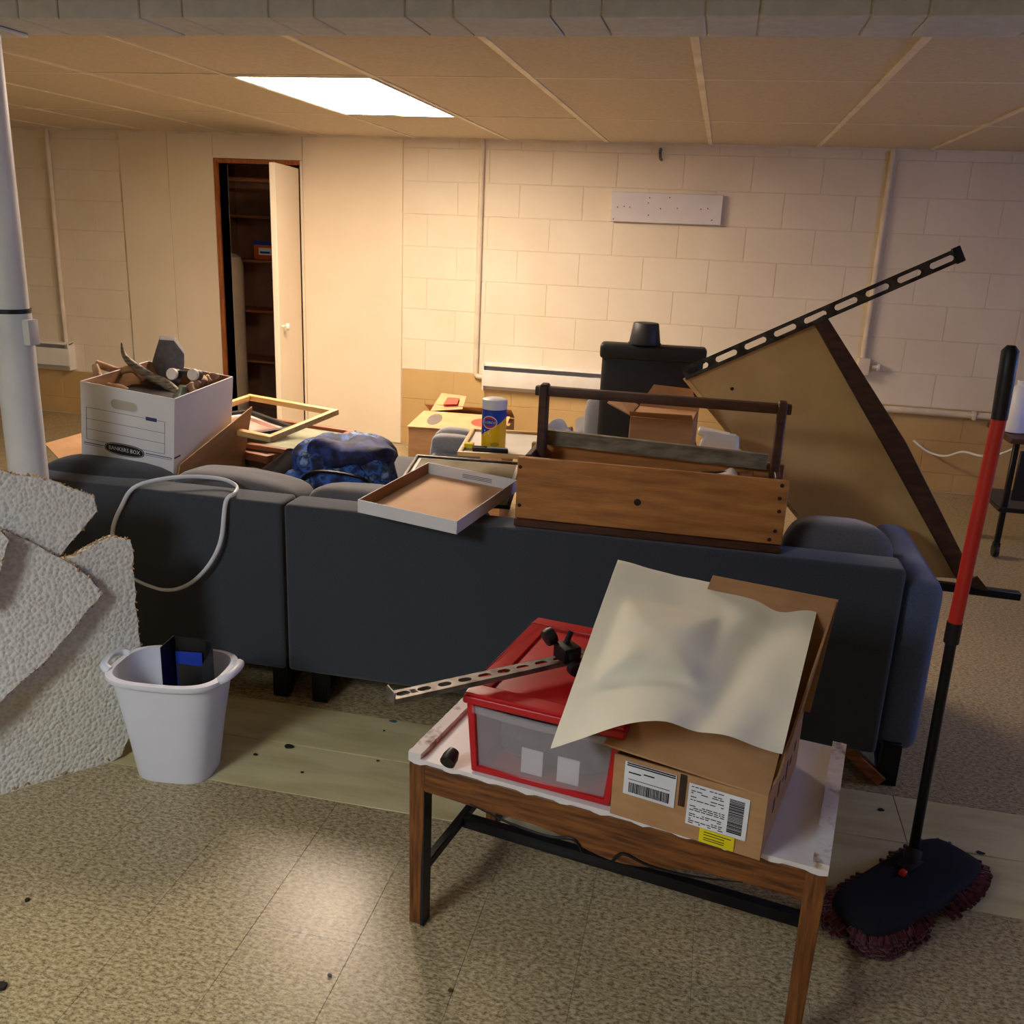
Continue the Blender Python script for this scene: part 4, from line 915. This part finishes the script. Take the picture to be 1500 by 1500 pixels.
dw = MB().tube([wpt(141, 532, 2.82), wpt(156, 538, 2.83), wpt(175, 543, 2.85), wpt(196, 540, 2.87), wpt(212, 556, 2.88)], [.012, .014, .012, .016, .013], 10, smooth=4)
single('driftwood', dw, M_BONE, 'pale driftwood behind the curved piece in the file box', 'driftwood', group='driftwood in the file box')
for k in range(5):
    a_ = wpt(278 + 8 * k, 571 - 3 * (k % 3) - 4 * k, 2.82 + .03 * k)
    single('wood_chunk', MB().puff(a_, (.04, .035, .04), M=rz(30 * k) @ rx(20 * k), e=.7, jit=.012, seed=k, jf=40), M_BONE, ('pale wood chunk nearest the front corner of the file box', 'pale wood chunk second from the front corner of the file box', 'pale wood chunk in the middle of the right side of the file box', 'pale wood chunk fourth along the right side of the file box', 'pale wood chunk farthest back on the right of the file box')[k], 'wood', group='wood chunks in the file box')
bn = thing('binoculars', 'small black and cream binoculars lying at the right in the file box', 'binoculars', wpt(268, 549, 2.80))
for k, (x_, y2) in enumerate(((-.030, 0), (.035, .02))):
    tb_ = part('barrel', MB().lathe([(.016, -.02), (.018, -.018), (.018, .018), (.016, .02)], c=(x_, y2, 0), n=18, M=rx(80)), M_DARK, bn)
    part('cream_band', MB().lathe([(.0186, .010), (.0195, .012), (.0195, .020), (.0186, .022)], c=(x_, y2, 0), n=18, M=rx(80)), M_MATW, tb_)
part('bridge', MB().box((.0, .01, .006), (.05, .02, .014)), M_DARK, bn, .003)
gb = MB().lathe([(.0, 0), (.028, .002), (.030, .05), (.014, .075), (.012, .09), (.0, .092)], c=wpt(262, 590, 2.78) - Vector((0, 0, .03)), n=20, M=ry(12))
single('glass_jar', gb, mat('dusty_green_glass', (150, 156, 128), (110, 118, 96), 20, .3), 'dusty greenish jar at the front right of the file box', 'jar')
fl_ = MB().puff((0, 0, .175), (.24, .31, .08), e=.4, jit=.02, seed=5, jf=14); fl_.T(KM, bk_.location); single('packing_rags', fl_, mat('dark_rags', (50, 42, 36), (26, 22, 20), 14, .9), 'dark rags filling the file box under the horn', 'rags')

# ------------------------------------------------------------------ carton with flaps and red print by the wall
CM = rz(4)
c2 = thing('moving_carton', 'orange-brown moving carton with red logos on the floor by the wall', 'carton', (-1.22, 4.50, 0), CM)
part('body', MB().bb(-.22, .25, -.20, .20, 0, .49), M_CARD, c2, .002, 1)
f1 = part('top_flap', MB().prism([(-.225, -.205, .492), (.255, -.205, .492), (.255, .0, .535), (-.19, .0, .535)], (0, 0, .004)), M_CARD, c2)
f2 = part('top_flap', MB().prism([(-.20, .20, .495), (.25, .20, .495), (.25, .06, .56), (-.20, .06, .56)], (0, 0, .004)), M_CARD, c2)
f3 = part('top_flap', MB().prism([(-.16, .02, .535), (.0, .05, .55), (.0, .15, .60), (-.13, .14, .61)], (0, -.004, .002)), M_CARD, c2)
def spot(o, c, w, h, m):
    n = 20; c = Vector(c); part('printed_logo', MB().add([c] + [c + Vector((w * math.cos(2 * math.pi * i / n), h * math.sin(2 * math.pi * i / n), h * math.sin(2 * math.pi * i / n) * .21)) for i in range(n)], [(0, 1 + i, 1 + (i + 1) % n) for i in range(n)]), m, o)
M_RINK = mat('red_ink', (200, 60, 40), (186, 70, 48), 30, .7)
spot(f1, (-.11, -.10, .519), .036, .07, mat('grey_ink', (104, 92, 84), None, 20, .7)); spot(f1, (.13, -.10, .519), .055, .05, M_RINK)
part('printed_logo', MB().prism([(-.10, .055, .566), (-.03, .062, .570), (-.03, .115, .594), (-.09, .11, .594)], (0, -.0062, .003)), M_RINK, f3)

# ------------------------------------------------------------------ black office chair with a cup on top, grey chair beside
oc = thing('office_chair', 'black padded office chair seen from behind near the wall', 'chair', (-.27, 4.35, 0), rz(3))
M_BLKL = mat('black_leather', (20, 20, 22), (14, 14, 15), 30, .5, .1, 60)
part('backrest', MB().bb(-.225, .225, -.15, -.07, .40, .94), M_BLKL, oc, .03, 3)
part('top_roll', MB().bb(-.235, .235, -.165, -.055, .905, .972), M_BLKL, oc, .018, 3)
part('seat', MB().puff((0, .14, .43), (.50, .50, .11), e=.35), M_BLKL, oc)
part('gas_column', MB().lathe([(.03, .09), (.03, .24), (.02, .24), (.02, .39)], n=16), M_DARK, oc)
for k in range(5):
    a_ = 2 * math.pi * k / 5 + .3; e_ = Vector((.27 * math.cos(a_), .27 * math.sin(a_), .065)); lg = part('base_arm', MB().bar((0, 0, .10), e_, .04, .03), M_DARK, oc, .004, 1)
    part('caster', MB().lathe([(.0, -.018), (.024, -.016), (.026, 0), (.024, .016), (.0, .018)], c=(e_.x, e_.y, .028), n=14, M=rz(math.degrees(a_)) @ rx(90)), M_DARK, lg)
cu = thing('plastic_cup', 'dark grey cup turned upside down on top of the black chair', 'cup', (-.305, 4.24, .973))
part('wall', MB().lathe([(.068, 0), (.070, .004), (.057, .090), (.053, .094), (.0, .094)], n=30), mat('charcoal_plastic', (46, 44, 46), (36, 35, 37), 12, .5), cu)
part('rim', MB().lathe([(.066, 0), (.0735, .0), (.0735, .006), (.066, .006)], n=30), M_DARK, cu)
gc = thing('grey_chair', 'grey rounded chair half hidden behind the black office chair', 'chair', (-.47, 5.02, 0), rz(12))
part('backrest', MB().puff((0, -.16, .46), (.40, .10, .42), e=.55), M_SOFA2, gc); part('seat', MB().puff((0, .10, .38), (.44, .46, .12), e=.4), M_SOFA2, gc)
for x_, y_2 in ((-.17, -.12), (.17, -.12), (-.17, .28), (.17, .28)): part('leg', MB().tube([(x_, y_2, .34), (x_ * 1.1, y_2, 0)], .016, 10), M_DARK, gc)

# ------------------------------------------------------------------ tall carton and paper bag on the sofa behind the tote
c3 = thing('tall_carton', 'tall brown carton with raised flaps standing behind the tote', 'carton', (-.135, 3.06, .39), rz(-3))
part('body', MB().bb(-.10, .10, -.10, .10, 0, .49), M_CARD, c3, .002, 1)
part('front_flap', MB().prism([(-.10, -.101, 0.490), (.10, -.101, 0.490), (.095, -.125, 0.510), (-.10, -.125, 0.505)], (0, 0, .004)), M_CARD, c3)
part('left_flap', MB().prism([(-.101, -.10, 0.490), (-.101, .10, 0.490), (-.175, .06, 0.525), (-.185, -.05, 0.515)], (0, 0, .004)), M_CARD, c3)
part('back_flap', MB().prism([(-.10, .101, 0.490), (.10, .101, 0.490), (.07, .14, 0.555), (-.06, .14, 0.560)], (0, .004, 0)), M_CARD, c3)
part('right_flap', MB().prism([(.101, -.10, 0.490), (.101, .10, 0.490), (.115, .08, 0.535), (.115, -.07, 0.535)], (-.004, 0, 0)), M_CARD, c3)
sg = thing('paper_sack', 'small white paper sack right of the tall carton', 'paper bag', (.058, 2.86, .395))
part('sack', MB().puff((.032, 2.86, .635), (.125, .09, .48), M=ry(4), e=.3, jit=.012, seed=2, jf=14), M_WHITE, sg, world=True)
part('folded_top', MB().box((.028, 2.855, .866), (.10, .05, .02), ry(8)), M_WHITE, sg, .004, 1, world=True)

# ------------------------------------------------------------------ tilted board with slotted bars
PY = 3.12
A = at(1003, 553, Y=PY + .04); B = at(1195, 468, Y=PY + .06); C_ = at(1410, 848, Y=PY - .02); D = at(1236, 838, Y=PY - .02)
pn = thing('drawing_board', 'large tilted tan board with dark edge and slotted bars behind the sofa', 'board', ((A + C_) / 2).to_tuple()[:2] + (D.z - .02,))
M_HARD = mat('tan_hardboard', (228, 190, 126), (212, 172, 108), 5, .55, .05, 20, detail=6)
nb = (B - A).cross(D - A).normalized()
if nb.y > 0: nb = -nb
part('panel', MB().prism([A, B, C_, D], -nb * .016), M_HARD, pn, .002, 1, world=True)
ed = (C_ - B).normalized(); sdv = ed.cross(nb).normalized()
if sdv.x < 0: sdv = -sdv
pe = MB().prism([B - sdv * .012, B + sdv * .03 , B.lerp(C_, .5) + sdv * .052, C_ + sdv * .03, C_ - sdv * .018, B.lerp(C_, .5) - sdv * .012], nb * .03)
part('edge_rail', pe, M_WOODD, pn, .002, 1, world=True, label='dark brown edge rail')
part('edge_strip', MB().bar(A + nb * .004, A.lerp(D, .95) + nb * .004, .008, .014), M_LTWOOD, pn, .001, 1, world=True)
T0 = A + Vector((-.004, -.012, .012)); T1 = at(1402, 374, Y=PY + .06)
d = T1 - T0; dx_ = d.normalized(); dn = nb; dy_ = dn.cross(dx_).normalized(); bMx = Matrix((dx_, dy_, dn)).transposed()
def place(mb, o, Mx): return mb.T(Mx, o)
part('top_bar', place(slotted(d.length, .042, 9, .072, .003, .012), T0 + nb * .014, bMx), M_DSTEEL, pn, world=True, label='slotted dark metal bar')
part('bar_cap', MB().bar(T1 - dx_ * .012 + nb * .01, T1 + dx_ * .014 + nb * .01, .05, .018, up=nb), M_DARK, pn, .002, 1, world=True)
E0 = at(1225, 838, Y=PY - .03); E1 = at(1494, 873, Y=PY - .05)
part('bottom_bar', MB().bar(E0, E1, .03, .026), M_BLKMET, pn, .002, 1, world=True, label='black bottom bar')
part('bracket', MB().prism([C_ - sdv * .02 + nb * .03, C_ + sdv * .04 + nb * .03, C_ + Vector((.075, -.03, -.02))], nb * .012), M_WOODD, pn, world=True)
part('screw', MB().lathe([(.006, 0), (.005, .003)], c=A.lerp(B, .22) + (D - A) * .12 + nb * .001, n=10, M=rx(90)), M_NAIL, pn, world=True)

# ------------------------------------------------------------------ small cart at the right edge
ct = thing('utility_cart', 'dark cart with a brown top cut off by the right picture edge', 'cart', (1.68, 4.9, 0))
part('top', MB().bb(1.40, 1.95, 4.68, 5.10, .575, .60), M_WOODD, ct, .004, 1, world=True)
for x_ in (1.43, 1.89):
    for y_2 in (4.71, 5.05):
        lg = part('leg', MB().bb(x_, x_ + .025, y_2, y_2 + .025, .075, .575), M_BLKMET, ct, .003, 1, world=True)
        part('caster', MB().lathe([(.0, -.013), (.032, -.012), (.036, 0), (.032, .012), (.0, .013)], c=(x_ + .012, y_2 + .012, .038), n=16, M=ry(90)).box((x_ + .012, y_2 + .012, .068), (.03, .03, .02)), M_DARK, lg, world=True)
part('lower_shelf', MB().bb(1.41, 1.94, 4.69, 5.09, .24, .262), M_BLKMET, ct, .003, 1, world=True)
part('drawer_front', MB().bb(1.46, 1.88, 4.695, 4.71, .30, .54), M_DARK, ct, .003, 1, world=True)
jg = thing('white_canister', 'white plastic canister standing on the cart at the right edge', 'canister', (1.46, 4.86, .601))
part('body', MB().lathe([(.045, 0), (.05, .004), (.05, .20), (.03, .225), (.024, .228)], n=26), M_WHPL, jg)
part('cap', MB().lathe([(.026, .226), (.027, .25), (.0, .252)], n=20), M_WHPL, jg)
cpts = [at(1338, 645, Y=5.97), at(1360, 662, Y=5.93), at(1385, 668, Y=5.85), at(1410, 662, Y=5.7), at(1437, 668, Y=5.5), at(1462, 666, Y=5.3), at(1490, 654, Y=5.15), Vector((1.62, 5.0, .607))]
single('power_cord', MB().tube(cpts, .0065, 8, smooth=6), M_WHPL, 'thin white cord trailing from the wall to the cart', 'cord')
# inside the closet
wt = thing('water_tank', 'pale rounded tank standing at the left inside the closet', 'tank', (-3.50, 6.36, 0))
part('jacket', MB().lathe([(.11, .02), (.115, .03), (.115, 1.12), (.10, 1.17), (.06, 1.195), (.0, 1.20)], n=32), mat('tank_enamel', (206, 186, 160), None, 6, .4), wt)
part('foot_ring', MB().lathe([(.10, 0), (.10, .022)], n=24), M_DARK, wt)
dt = thing('detergent_box', 'orange and blue detergent box on the closet shelf', 'box', (at(394, 372, Y=6.6).x, 6.60, 1.1545))
part('carton', MB().bb(-.095, .075, -.05, .05, 0, .13), mat('orange_card', (214, 96, 40), None, 6, .6), dt, .002, 1)
part('blue_band', MB().bb(-.096, .076, -.0512, .051, .105, .1312), M_BLUE, dt)
part('white_patch', MB().bb(-.055, .045, -.0518, -.0505, .035, .085), M_LABEL, dt); part('print', MB().bb(-.045, .035, -.0526, -.0518, .045, .060), M_BLUE, dt)
bpy.context.view_layer.update()
